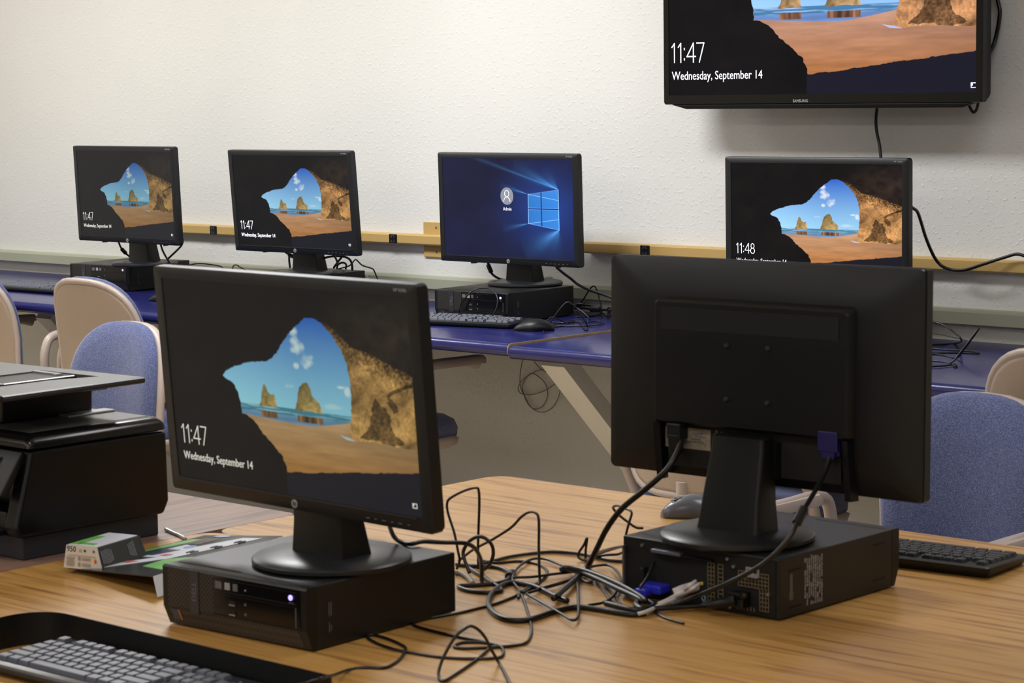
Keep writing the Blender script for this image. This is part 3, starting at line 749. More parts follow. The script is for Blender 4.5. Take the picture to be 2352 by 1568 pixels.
def rear_of_pc(t):
    """rear plate details, rear plane at y = D - .002, seen from +y."""
    Y = .3105; HT = PCH; W = .290
    obj('rear_plate', one(bx, (0, Y - .0005, HT / 2), (W - .012, .002, HT - .010)), 'dark_void', t)
    # side flange catching light
    obj('rear_flange', one(bx, (W / 2 - .004, Y + .0022, HT / 2 - .006), (.0035, .005, HT - .022)), 'screw', t)
    bm = bmesh.new(); bx(bm, (.055, Y + .0055, HT - .014), (.056, .011, .006)); o = obj('latch_handle', bm, 'mouse_silver', t, bevel=(.002, 2), label='ribbed grey lid latch')
    bm = bmesh.new(); bx(bm, (.002, Y + .003, HT - .0165), (.060, .007, .0035)); obj('latch_bar', bm, 'black', t, bevel=(.001, 1))
    for x, z in ((.105, HT - .010), (-.055, HT - .010), (-.066, HT - .020), (-.128, .038), (-.06, .010)):
        obj('screw', one(lathe, [(0, Y + .005), (.0025, Y + .0045), (.003, Y)], 10, (x, 0, z), 'y'), 'screw', t)
    def lattice(x0, x1, z0, z1, p=.0062, b=.0012):
        bm_ = bmesh.new()
        nx = max(1, round((x1 - x0) / p)); nz = max(1, round((z1 - z0) / p))
        for i in range(nx + 1): bx(bm_, (x0 + (x1 - x0) * i / nx, Y + .0014, (z0 + z1) / 2), (b, .0012, z1 - z0 + b))
        for i in range(nz + 1): bx(bm_, ((x0 + x1) / 2, Y + .0014, z0 + (z1 - z0) * i / nz), (x1 - x0 + b, .0012, b))
        return bm_
    obj('vent_lattice', lattice(-.030, -.018, .014, .070), 'steel_mesh', t)
    obj('vent_lattice', lattice(-.046, -.037, .014, .070), 'steel_mesh', t)
    ps = obj('power_supply_lattice', lattice(-.128, -.074, .044, .066), 'steel_mesh', t)
    obj('vent_lattice', lattice(-.128, -.112, .012, .044), 'steel_mesh', t)
    bm = bmesh.new(); bx(bm, (-.100, Y + .002, .067), (.024, .002, .013)); bx(bm, (-.100, Y + .004, .0605), (.022, .004, .0025)); o = obj('jack_plate', bm, 'silver', t)
    for dx in (-.005, .006): obj('round_jack', one(lathe, [(0, Y + .0036), (.003, Y + .0036), (.0032, Y)], 12, (-.100 + dx, 0, .068), 'y'), 'dark_void', t)
    bm = bmesh.new()
    for i in range(6): bx(bm, (-.102 + i * .006, Y + .0014, .0115), (.0016, .0012, .006))
    obj('lower_slots', bm, 'steel_mesh', t)
    bm = bmesh.new(); bx(bm, (-.036, Y + .001, .010), (.018, .001, .004)); bx(bm, (-.014, Y + .001, .0105), (.012, .001, .003)); obj('warning_marks', bm, 'particle', t)
    # sockets and plugs
    bm = bmesh.new(); bx(bm, (-.082, Y + .010, .026), (.026, .020, .022)); tube(bm, [(-.080, Y + .018, .026), (-.058, Y + .034, .020), (-.045, Y + .040, .016)], lambda q: .009 - .004 * q, 10, 3)
    obj('mains_plug', bm, 'black', t, bevel=(.002, 2))
    bm = bmesh.new(); bx(bm, (.072, Y + .014, .022), (.040, .026, .013)); bx(bm, (.080, Y + .032, .018), (.022, .016, .011)); obj('video_plug', bm, 'blue_plug', t, bevel=(.003, 2), label='bright blue video plug')
    bm = bmesh.new()
    tube(bm, [(.012, Y, .032), (.014, Y + .020, .031), (.022, Y + .032, .026)], .005, 10, 3); tube(bm, [(.003, Y, .029), (.006, Y + .020, .028), (.018, Y + .034, .022)], .005, 10, 3)
    obj('audio_plugs', bm, 'white_plastic', t, smooth=True, label='pair of white audio plugs')
    obj('round_jack', one(lathe, [(0, Y + .002), (.003, Y + .002), (.0032, Y)], 12, (.006, 0, .037), 'y'), 'orange', t, label='orange round jack')
    obj('round_jack', one(lathe, [(0, Y + .002), (.0024, Y + .002), (.003, Y)], 12, (-.006, 0, .037), 'y'), 'yellow', t, label='yellow round jack')
    bm = bmesh.new(); tube(bm, [(-.010 + .0032 * math.cos(a), Y + .0015, .016 + .0032 * math.sin(a)) for a in [i * PI / 8 for i in range(17)]], .0012, 6, 1); obj('audio_jack', bm, 'card_blue', t, label='light blue audio jack')
    obj('usb_plug', one(bx, (.100, Y + .006, .040), (.008, .012, .017)), 'stand_grey', t, bevel=(.001, 1))
    # left side seen from the rear: regulatory label and slots
    X = -.1452; bm = bmesh.new(); rnd = random.Random(11)
    for i in range(9):
        y = .205 + i * .0052; z = .012
        while z < .078:
            L = .002 + rnd.random() * .009
            if rnd.random() < .86: bx(bm, (X, y, z + L / 2), (.0004, .0036 if rnd.random() < .4 else .0024, L))
            z += L + .0012
    obj('side_label', bm, 'logo_grey', t, label='rows of small grey marks and symbols')
    bm = bmesh.new(); bx(bm, (X, .281, .052), (.0004, .006, .026)); bx(bm, (X, .281, .033), (.0004, .009, .012)); obj('asset_sticker', bm, 'mark_grey', t)
    for y, z in ((.272, .070), (.272, .016), (.055, .074), (.055, .020)):
        obj('side_slot', one(bx, (-.1452, y, z), (.0014, .030, .003)), 'black_matte', t, bevel=(.0005, 1))
GP = 'black desktop computers lying flat'
pc = make_pc(); pc['label'] = 'front black desktop computer under the large front monitor on the wooden table'
pc.location = (-2.4225, 2.0677, TZ); pc.rotation_euler = (0, 0, .0478)
dup(pc, 'black desktop computer with an angled case under the leftmost monitor', (-6.5263, 4.9973, DZ + .006), .1287, GP)
dup(pc, 'black desktop computer under the second monitor, mostly hidden by the front monitor', (-5.66, 5.018, DZ + .006), .02, GP)
dup(pc, 'black desktop computer on the blue desk under the blue sign-in screen', (-4.6748, 4.948, DZ + .006), .0394, GP)
dup(pc, 'black desktop computer under the right desk monitor, hidden behind the rear-facing monitor', (-3.50, 4.97, DZ), .03, GP)
pb = dup(pc, 'black desktop computer with its cable-filled rear side facing out under the rear-facing monitor', (-2.0345, 2.6327 + .312, TZ), PI - .0055, GP)
rear_of_pc(pb)
# ================================================================ keyboards
KROWS = [ # y from back, list of (x, width) in key units
 [(0, 1)] + [(2 + i, 1) for i in range(4)] + [(6.5 + i, 1) for i in range(4)] + [(11 + i, 1) for i in range(4)] + [(15.3 + i, 1) for i in range(3)],
 [(i, 1) for i in range(13)] + [(13, 2)] + [(15.3 + i, 1) for i in range(3)] + [(18.6 + i, 1) for i in range(4)],
 [(0, 1.5)] + [(1.5 + i, 1) for i in range(12)] + [(13.5, 1.5)] + [(15.3 + i, 1) for i in range(3)] + [(18.6 + i, 1) for i in range(3)],
 [(0, 1.75)] + [(1.75 + i, 1) for i in range(11)] + [(12.75, 2.25)] + [(18.6 + i, 1) for i in range(4)],
 [(0, 2.25)] + [(2.25 + i, 1) for i in range(10)] + [(12.25, 2.75)] + [(16.3, 1)] + [(18.6 + i, 1) for i in range(3)],
 [(0, 1.25), (1.25, 1.25), (2.5, 1.25), (3.75, 6.25), (10, 1.25), (11.25, 1.25), (12.5, 1.25), (13.75, 1.25)] + [(15.3 + i, 1) for i in range(3)] + [(18.6, 2), (20.6, 1), (21.6, 1)]]
KEYME = {}
def key_mesh(wu, mat):
    if (wu, mat) in KEYME: return KEYME[(wu, mat)]
    p = .0188; bm = bmesh.new(); w_ = wu * p - .0014; d_ = p - .0014
    loft(bm, [[(a, b, 0) for a, b in rrect(w_, d_, .0012, 2)], [(a, b, .005) for a, b in rrect(w_ - .0025, d_ - .0030, .0016, 2, 0, .0003)],
              [(a, b, .0062) for a, b in rrect(w_ - .0042, d_ - .0048, .0016, 2, 0, .0003)]])
    bmesh.ops.recalc_face_normals(bm, faces=bm.faces)
    me = bpy.data.meshes.new('key'); bm.to_mesh(me); bm.free(); me.materials.append(M[mat]); KEYME[(wu, mat)] = me; return me
def keyboard(label, loc, rz, mat, body, singles=True, tilt=.028):
    """origin: centre of the foot print, front edge toward -y."""
    t = thing('keyboard', label, 'keyboard', loc, rz, 'full-size keyboards')
    W, D = .452, .146; T = Matrix.Rotation(tilt, 4, 'X')
    bm = bmesh.new()
    loft(bm, [[(a, b, .0015) for a, b in rrect(W - .012, D - .012, .008, 4)], [(a, b, .008) for a, b in rrect(W, D, .008, 4)], [(a, b, .013) for a, b in rrect(W, D, .008, 4)], [(a, b, .0155) for a, b in rrect(W - .006, D - .006, .007, 4)]])
    for v in bm.verts: v.co.z += max(0, (v.co.y + D / 2)) * tilt * (1 if v.co.z > .004 else 0)
    obj('keyboard_body', bm, body, t, smooth=True)
    x0 = -.2155; ys = [.0535, .0290, .0102, -.0086, -.0274, -.0462]; n = 0
    rest = []
    for row, y in zip(KROWS, ys):
        for (u, wu) in row:
            me = key_mesh(wu, mat); n += 1
            M4 = Matrix.Translation((x0 + (u + wu / 2) * .0188 * .997, y, .0150 + (y + D / 2) * tilt)) @ T
            if singles and n <= 100:
                k = bpy.data.objects.new('key', me); COL.objects.link(k); k.parent = t; k.matrix_basis = M4
            else: rest.append((me, M4))
    if rest:
        bm = bmesh.new()
        for me, M4 in rest:
            k0 = len(bm.verts); bm.from_mesh(me); bm.verts.ensure_lookup_table()
            for v in bm.verts[k0:]: v.co = M4 @ v.co
        o = obj('keys', bm, mat, t); o['kind'] = 'stuff'
    bm = bmesh.new()
    for i in range(3): bx(bm, (.150 + i * .018, .0535, .0165 + (.0535 + D / 2) * tilt), (.004, .0015, .0008))
    obj('indicator_marks', bm, 'logo_grey', t)
    if singles:
        for sx in (-1, 1): obj('foot', one(bx, (sx * .18, .055, .003), (.03, .012, .006)), 'black_matte', t)
    return t
keyboard('grey keyboard in the bottom left corner inside the black rim', (-2.322, 1.808, TZ + .001), .02, 'key', 'mouse_grey')
keyboard('black keyboard on the wooden table right of the rear-facing computer', (-2.035, 3.115, TZ), .09 + PI, 'key_dark', 'black')
keyboard('black keyboard on the blue desk in front of the sign-in computer', (-4.66, 4.865, DZ + .006), .22, 'key', 'black', False)
keyboard('black keyboard on the blue desk behind the chair at far left', (-6.69, 4.86, DZ + .006), .02, 'key', 'black', False)
# ================================================================ mice
def mouse(label, loc, rz, mat, s=1.0, h=.038):
    t = thing('mouse', label, 'mouse', loc, rz)
    bm = bmesh.new(); rings = []
    N = 14
    for i in range(N + 1):
        f = i / N; y = (f - .5) * .116 * s; wv = .031 * s * (math.sin(PI * min(max(f, .02), .98)) ** .42) * (1 - .12 * math.cos(f * 2 * PI))
        hv = h * s * (math.sin(PI * (f * .93 + .035)) ** .62) * (1.0 - .25 * (1 - f))
        ring = [(wv * math.cos(a), y, .001 + max(0, hv) * max(0, math.sin(a)) ** .75) for a in [PI * k / 12 for k in range(13)]]
        rings.append(ring)
    loft(bm, rings); obj('mouse_shell', bm, mat, t, smooth=True, autosmooth=False)
    if mat != 'mouse_silver': return t
    bm = bmesh.new(); tube(bm, [(.0045 * math.sin(a) * .9, .034 * s + .010 * math.cos(a) * 1.0, .030 * s - .010 * math.cos(a) * .35 - .0) for a in [i * PI / 8 for i in range(17)]], .0012, 6, 1)
    obj('wheel_surround', bm, 'silver', t)
    bm = bmesh.new(); lathe(bm, [(0, -.002), (.006, -.002), (.006, .002), (0, .002)], 14, (0, .034 * s, .026 * s), 'x'); obj('scroll_wheel', bm, 'dark_void', t)
    return t
mouse('grey optical mouse on the wooden table just behind the rear-facing computer', (-2.49, 3.215, TZ), 2.6, 'mouse_silver', 1.12)
mouse('black mouse on the blue desk right of the keyboard', (-4.345, 4.86, DZ + .006), -.95, 'black')
mouse('black mouse on the blue desk half hidden behind the front monitor edge', (-5.99, 4.86, DZ + .006), -.9, 'black')
# ================================================================ black rim around the front keyboard
t = thing('keyboard_tray_rim', 'black plastic rim with rounded corners standing around the front keyboard', 'keyboard tray', (-2.335, 1.743, TZ))
W_, D_, r_ = .60, .315, .06
o_ = rrect(W_, D_, (r_, .03, .012, r_), 10); i_ = rrect(W_ - .014, D_ - .014, (r_ - .006, .024, .008, r_ - .006), 10)
def rimh(p): return .046
bm = bmesh.new()
vs = [[bm.verts.new((a, b, z)) for a, b in pts] for pts, z in ((o_, .0), (o_, .044), (i_, .046), (i_, .0))]
n_ = len(o_)
for k in range(4):
    for i in range(n_):
        a, c = vs[k], vs[(k + 1) % 4]; bm.faces.new((a[i], a[(i + 1) % n_], c[(i + 1) % n_], c[i]))
obj('rim', bm, 'black', t, smooth=True)
# ================================================================ television
t = thing('television', 'large black wall-mounted television showing the beach picture', 'television', (-3.640, YW, TZ + .71))
WT, HTV = 1.052, .640
yf = -.165      # front plane relative to wall
bm = bmesh.new(); zc = HTV / 2 + .004
o1 = rrect(WT, HTV, .008, 4, 0, zc); inn = rrect(1.012, .571, .001, 4, 0, .0305 + .571 / 2)
loft(bm, [[(a, yf + .004, b) for a, b in inn], [(a, yf - .001, b) for a, b in inn], [(a, yf - .001, b) for a, b in rrect(WT - .004, HTV - .004, .007, 4, 0, zc)], [(a, yf + .002, b) for a, b in o1], [(a, yf + .022, b) for a, b in o1], [(a, yf + .022, b) for a, b in inn]], cap=False)
obj('frame', bm, 'black_gloss', t, smooth=True)
bm = bmesh.new(); loft(bm, [[(a, yf + .0215, b) for a, b in rrect(WT - .002, HTV - .002, .008, 4, 0, zc)], [(a, yf + .050, b) for a, b in rrect(WT - .012, HTV - .012, .02, 4, 0, zc)], [(a, yf + .085, b) for a, b in rrect(WT - .25, HTV - .2, .04, 4, 0, zc)]])
obj('rear_shell', bm, 'black_matte', t, smooth=True)
bm = bmesh.new(); loft(bm, [[(a, b, .004) for a, b in ((-.50, yf + .0), (.50, yf + .0), (.50, yf + .03), (-.50, yf + .03))], [(a, b, -.009) for a, b in ((-.45, yf + .006), (.46, yf + .006), (.46, yf + .016), (-.45, yf + .016))]])
obj("lower_lip", bm, "black_matte", t, bevel=(.003, 2))
scr = bpy.data.objects.new('screen', ME_TV); COL.objects.link(scr); scr.parent = t; scr.location = (0, yf + .001, .0305 + .571 / 2)
ME_TV.materials.append(screen_mat('lit_screen_television', (1.05, 1.0, 1.25), .001, .2))
lock_text(scr, '11:47', 1.012, .571, .02, 'text_white')
obj('display_panel', one(bx, (0, yf + .012, .0305 + .571 / 2), (1.014, .018, .573)), 'dark_void', t)
text_mesh('maker_name', 'SAMSUNG', .0105, 'logo_grey', t, Matrix.Translation((-.045, yf - .0014, .0085)) @ FRONT, 1.05, .0002, 'CENTER', .0002)
obj('wall_bracket', one(bx, (0, yf / 2 + .04, zc), (.44, -yf - .08, .30)), 'black_matte', t)
# ================================================================ chairs
def make_chair(q=0.0, arms=True, ax=.272, aq=0.0):
    """origin on the floor under the seat centre, sitter faces +y (back at -y). Heights from the floor."""
    t = thing('office_chair', 'x', 'chair')
    BW, B0, B1 = .232, .482 - q, .937 - q      # half width, bottom and top of the back
    yb = -.235
    def backpt(u, v, off):             # u,v in -1..1 ; off toward the sitter
        x = u * BW; z = (B0 + B1) / 2 + v * (B1 - B0) / 2
        a = u * .62
        y = yb + (1 - math.cos(a)) * .30 - (v) * .022 + (.012 * (1 - v * v))
        return Vector((x * (math.sin(abs(a) + 1e-6) / (abs(a) + 1e-6)), y + off * math.cos(a), z)) + Vector((-off * math.sin(a), 0, 0))
    def outline(k, n=40):
        pts = []
        for i in range(n):
            a = 2 * PI * i / n; c, s = math.cos(a), math.sin(a)
            e = 2.0 / (2.7 if s > 0 else 4.2)
            u = abs(c) ** e * (1 if c > 0 else -1); v = abs(s) ** e * (1 if s > 0 else -1)
            if s < 0: u *= (1 - .06 * abs(v))
            pts.append((u * k[0], v * k[1]))
        return pts
    def shell(layers):
        bm = bmesh.new()
        rings = [[backpt(u, v, off) for u, v in outline(k)] for k, off in layers]
        vs = [[bm.verts.new(p) for p in r] for r in rings]
        n = len(vs[0])
        for a, c in zip(vs, vs[1:]):
            for i in range(n): bm.faces.new((a[i], a[(i + 1) % n], c[(i + 1) % n], c[i]))
        c0 = bm.verts.new(backpt(0, 0, layers[0][1])); c1 = bm.verts.new(backpt(0, 0, layers[-1][1]))
        for i in range(n):
            bm.faces.new((c0, vs[0][i], vs[0][(i + 1) % n])); bm.faces.new((c1, vs[-1][(i + 1) % n], vs[-1][i]))
        return bm
    obj('back_rim', shell([((.30, .30), -.006), ((.62, .62), -.006), ((.91, .90), -.006), ((.945, .935), -.011), ((.98, .975), -.012), ((1.0, 1.0), -.002), ((.99, .99), .010), ((.9, .9), .012), ((.5, .5), .012)]), 'beige', t, smooth=True, autosmooth=False)
    obj('back_panel', shell([((.30, .30), -.0095), ((.62, .62), -.0095), ((.88, .88), -.0095), ((.925, .915), -.009), ((.935, .925), -.004), ((.5, .5), -.003), ((.2, .2), -.003)]), 'beige_dark', t, smooth=True, autosmooth=False)
    obj('back_cushion', shell([((.4, .4), .009), ((.94, .94), .009), ((.985, .995), .016), ((.99, 1.01), .028), ((.95, .97), .042), ((.80, .82), .053), ((.5, .5), .058), ((.22, .22), .059)]), 'fabric', t, smooth=True, autosmooth=False)
    # seat
    def so(k, z, n=36, dz=0):
        pts = []; z -= q
        for i in range(n):
            a = 2 * PI * i / n; c, s = math.cos(a), math.sin(a); e = 2 / 3.2
            x = abs(c) ** e * (1 if c > 0 else -1) * .245 * k; y = abs(s) ** e * (1 if s > 0 else -1) * .225 * k + .03
            pts.append((x, y, z - max(0, y - .12) ** 2 * 1.6))
        return pts
    bm = bmesh.new(); loft(bm, [so(.8, .405), so(.95, .415), so(1.0, .432), so(1.01, .455), so(.97, .478), so(.85, .490), so(.5, .492)]); obj('seat_cushion', bm, 'fabric', t, smooth=True, autosmooth=False)
    bm = bmesh.new(); loft(bm, [so(.55, .375), so(.9, .388), so(1.0, .405), so(1.025, .425), so(.98, .428)]); obj('seat_shell', bm, 'beige', t, smooth=True, autosmooth=False)
    obj('back_support', one(tube, [(0, -.10, .385 - q), (0, -.19, .405 - q), (0, -.212, .45 - q), (0, -.215, .53 - q)], .018, 10, 4), 'beige', t, smooth=True)
    for s in ((-1, 1) if arms else ()):
        X = s * ax
        bm = bmesh.new(); path = [(s * .16, -.02, .395), (X - s * .01, -.03, .405), (X + s * .012, -.06, .47), (X + s * .014, -.12, .60), (X + s * .012, -.11, .690), (X + s * .008, -.06, .718), (X, .06, .720), (X - s * .004, .17, .716), (X - s * .006, .23, .702)]
        path = [(a, b, c - q - aq) for a, b, c in path]
        tube(bm, path, .015, 10, 5)
        for v in bm.verts:
            pass
        obj('arm', bm, 'beige', t, smooth=True)
        bm = bmesh.new(); loft(bm, [[(X + a, b + .10, .722 - q - aq + (0 if k else -.014)) for a, b in rrect(.052, .30, .024, 5)] for k in (0, 1)] + [[(X + a, b + .10, .730 - q - aq) for a, b in rrect(.040, .285, .018, 5)]])
        obj('arm_pad', bm, 'beige', t, smooth=True)
    obj('gas_column', one(lathe, [(.028, .09), (.028, .22), (.018, .22), (.018, .39 - q), (.05, .392 - q)], 20), 'black', t, smooth=True)
    for i in range(5):
        a = 2 * PI * i / 5 + .3; c, s = math.cos(a), math.sin(a)
        l = obj('base_leg', one(tube, [(0, 0, .10), (c * .15, s * .15, .085), (c * .28, s * .28, .062)], lambda q: .022 - .008 * q, 8, 3), 'beige_dark', t, smooth=True)
        bm = bmesh.new(); lathe(bm, [(0, -.022), (.026, -.022), (.026, .022), (0, .022)], 18, (0, 0, 0), 'x')
        for v in bm.verts: v.co = Matrix.Rotation(a, 3, 'Z') @ v.co + Vector((c * .28, s * .28, .026))
        obj('caster', bm, 'black_matte', l)
    return t
G = 'beige and blue office chairs'
ch = make_chair(); ch['group'] = G
ch['label'] = 'beige-backed chair pushed in at the blue desk in front of the leftmost computer'
ch.location = (-5.83, 4.64, 0)
def chair(src, label, x, y, rz): return dup(src, label, (x, y, 0), rz, G)
chair(ch, 'beige-backed chair cut off by the left edge of the picture', -6.50, 4.645, 0)
c3 = chair(ch, 'chair under the blue desk, only its dark seat corner showing', -4.86, 4.655, 0)
for k in c3.children:
    if k.name.startswith('seat_'): k.location.z += .07
chair(ch, 'beige-backed chair behind the rear-facing monitor, only the bottom of its back showing', -3.48, 4.655, 0)
chair(ch, 'beige-backed chair at the blue desk at the right edge of the picture', -2.43, 4.655, 0)
lo = make_chair(.105, False); lo['group'] = G
lo['label'] = 'blue upholstered chair facing the camera behind the printer'
lo.location = (-5.43, 4.03, 0); lo.rotation_euler = (0, 0, PI)
ro = make_chair(.105, True, .30, .02); ro['group'] = G
ro['label'] = 'blue upholstered chair facing the camera at the right behind the black keyboard'
ro.location = (-2.585, 4.115, 0); ro.rotation_euler = (0, 0, PI)
CX, CY, CZ, CR = -2.974, 2.192, .010, .26
PKG = [(-2.985,2.205,.004),(-2.722,2.167,.032),(-2.83,2.53,.0249),(-3.022,2.522,.004)]
# ================================================================ printer
t = thing('printer', 'black multifunction printer on the walnut-look table at the left edge', 'printer', (-3.345, 2.350, TZ))
W_, D_ = .490, .315
hw = W_ / 2
def prism(bm, prof, x0, x1): loft(bm, [[(x0, a, b) for a, b in prof], [(x1, a, b) for a, b in prof]])
bm = bmesh.new(); bx(bm, (0, .0, .020), (W_ - .022, D_ - .03, .040)); obj('paper_base', bm, 'printer_base', t, bevel=(.003, 2))
# body with sloping front: lower front leans out
f0, bk = -D_ / 2, D_ / 2
prof = [(f0 + .004, .040), (f0 - .006, .055), (f0 + .022, .150), (f0 + .030, .182), (bk, .182), (bk + .002, .060), (bk - .01, .038)]
bm = bmesh.new()
for x0, x1 in ((hw - .035, hw), (-hw, -hw + .035)): prism(bm, prof, x0, x1)
prism(bm, [(f0 + .06, .040), (f0 + .06, .182), (bk, .182), (bk, .040)], -hw + .03, hw - .03)
obj('body', bm, 'printer_black', t, bevel=(.006, 3))
# lid with the rounded shiny edge
bm = bmesh.new(); lw, ld = W_ + .004, D_ - .022; rr_ = .022
rings = [[(x, y + .012, .185) for x, y in rrect(lw - .004, ld - .004, .008, 5)], [(x, y + .012, .187) for x, y in rrect(lw, ld, .010, 5)]]
for k in range(8):
    a_ = k / 7 * PI / 2; ins = rr_ * (1 - math.cos(a_))
    rings.append([(x, y + .012, .190 + .019 * math.sin(a_)) for x, y in rrect(lw - 2 * ins, ld - 2 * ins, .012, 5)])
loft(bm, rings); obj('scanner_lid', bm, 'lid_gloss', t, smooth=True)
obj('lid_top', one(bx, (0, .012, .2088), (W_ - .046, D_ - .07, .0012)), 'printer_top', t)
# feeder column
bm = bmesh.new(); bx(bm, (-.065, .030, .243), (.33, .19, .070), taper=(1.03, 1)); obj('feeder_column', bm, 'printer_black', t, loc=(0, -.015, 0), bevel=(.004, 2))
obj('column_trim', one(bx, (.118, .085, .2115), (.03, .10, .004)), 'silver', t, bevel=(.001, 1))
# feeder tray slab with an opening
outer = [(-.27, -.172), (.240, -.172), (.245, -.167), (.235, .132), (-.27, .112)]
ox0, oy0, oy1 = .165, -.10, .085
bm = bmesh.new()
def slabpiece(pts, z0=.270, z1=.280): loft(bm, [[(a, b, z0) for a, b in pts], [(a, b, z1) for a, b in pts]])
slabpiece([(-.27, -.172), (.240, -.172), (.245, -.167), (.2435, -.10), (-.27, -.10)])
slabpiece([(-.27, .075), (.01, .085), (.166, .092), (.2365, .092), (.235, .132), (-.27, .112)])
slabpiece([(.143, -.10), (.2435, -.10), (.2365, .092), (.166, .092), (.140, .013)])
slabpiece([(-.27, -.10), (.012, -.10), (.010, .085), (-.27, .075)])
o = obj('document_tray', bm, 'printer_top', t, loc=(0, -.015, 0))
bm = bmesh.new(); tube(bm, [(-.27, -.173, .2745), (.238, -.173, .2745), (.2455, -.166, .2745), (.236, .132, .2745)], .0055, 8, 1); obj('tray_edge', bm, 'black', o, smooth=True)
obj('tray_floor', one(bx, (-.03, -.005, .262), (.44, .19, .004)), 'dark_void', o)
bm = bmesh.new(); bx(bm, (.045, .070, .279), (.072, .010, .004)); bx(bm, (.080, .068, .270), (.006, .016, .020), taper=(1.6, 1)); obj('paper_guide', bm, 'silver', o, label='shiny sliding paper guide')
# control panel hanging out at the front
bm = bmesh.new(); rot = Matrix.Rotation(-.60, 3, 'X')
bx(bm, (0, f0 + .006, .144), (W_ - .030, .014, .082), rot); cp = obj('control_panel', bm, 'black', t, bevel=(.003, 2))
bm = bmesh.new(); bx(bm, (.13, f0 - .0010, .1485), (.11, .004, .052), rot); obj('touch_screen', bm, 'lcd_off', cp)
bm = bmesh.new(); bx(bm, (0, f0 + .03, .065), (W_ - .08, .05, .03)); bx(bm, (0, f0 + .005, .046), (W_ - .085, .05, .010)); obj('output_tray', bm, 'black', t, bevel=(.003, 2))
# ================================================================ ink carton
# local axes: x along the cream end panel, y away, z up
def quadbox(bm, b, tp):
    vs = [bm.verts.new(p) for p in b + tp]
    for f in ((0, 1, 2, 3), (4, 5, 6, 7), (0, 1, 5, 4), (1, 2, 6, 5), (2, 3, 7, 6), (3, 0, 4, 7)): bm.faces.new([vs[i] for i in f])
t = thing('ink_carton', 'small cream and black ink carton marked 950 lying on the cardboard package', 'carton', (CX, CY, TZ + CZ), CR)
bm = bmesh.new(); quadbox(bm, [(-.004, 0, 0), (.072, 0, 0), (.074, .118, 0), (-.004, .118, 0)], [(0, .004, .036), (.060, .004, .036), (.062, .114, .036), (0, .114, .036)])
ct = obj('carton', bm, 'card_black', t)
bm = bmesh.new(); quadbox(bm, [(-.0045, -.0008, 0), (.0725, -.0008, 0), (.0725, .0002, 0), (-.0045, .0002, 0)], [(-.0005, .0032, .0365), (.0605, .0032, .0365), (.0605, .0042, .0365), (-.0005, .0042, .0365)])
ep = obj('end_panel', bm, 'cream', t, label='cream printed end panel')
bm = bmesh.new(); bx(bm, (.030, .059, .0364), (.058, .106, .0012)); obj('top_print', bm, 'card_white', t)
bm = bmesh.new(); bx(bm, (.010, .045, .0372), (.016, .07, .0008)); bx(bm, (.03, .02, .0372), (.03, .012, .0008)); obj('top_print_green', bm, 'card_green', t)
tilt_ = math.atan2(.004, .0365); PM = Matrix.Rotation(PI / 2 - tilt_, 4, 'X')
text_mesh('carton_number', '950', .0128, 'ink', ep, Matrix.Translation((.001, .0018, .0265)) @ PM, .95, .00012, 'LEFT', .0002)
text_mesh('carton_letters', 'XL', .0075, 'ink_green', ep, Matrix.Translation((.0245, .0018, .0268)) @ PM, .9, 0, 'LEFT', .0002)
bm = bmesh.new(); rnd = random.Random(2)
def onp(x, z, w_, h_): bx(bm, (x, z * .11 - .0018, z), (w_, .0006, h_), Matrix.Rotation(-tilt_, 3, 'X'))
onp(.031, .0215, .056, .0005)
for i in range(8): onp(.009, .018 - i * .0019, .014 + rnd.random() * .004, .0005)
for i in range(3): onp(.0405, .0185 - i * .0019, .018, .0005); onp(.0405, .0095 - i * .0019, .018, .0005)
onp(.0265, .0165, .004, .006); onp(.0265, .0075, .004, .006)
obj('panel_print', bm, 'ink_brown', ep)
bm = bmesh.new(); lathe(bm, [(0, -.0006), (.0022, -.0006), (.0022, 0)], 16, (.0370, .0022, .0295), 'y'); obj('colour_dot', bm, 'ink', ep)
bm = bmesh.new(); lathe(bm, [(0, -.0006), (.0022, -.0006), (.0022, 0)], 16, (.0545, .0022, .0295), 'y'); obj('maker_mark', bm, 'mark_grey', ep)
for i, mt in enumerate(('yellow', 'orange', 'red')):
    bm = bmesh.new(); onp(.0565 + i * .0014, .0155 - i * .0008, .0016, .0075 - i * .0015); obj('colour_flag', bm, mt, ep)
sr = math.atan2(.012, .036)
for i in range(13):
    bm = bm if i not in (0, 8) else bmesh.new()
    y = .008 + i * .0036 if i < 8 else .078 + (i - 8) * .0036; L = .026 - rnd.random() * .008
    bx(bm, (.0672 - .0, y, .020), (.0006, .0009, L), Matrix.Rotation(-sr, 3, 'Y'))
    if i in (7, 12): obj('side_print', bm, 'logo_grey', t)
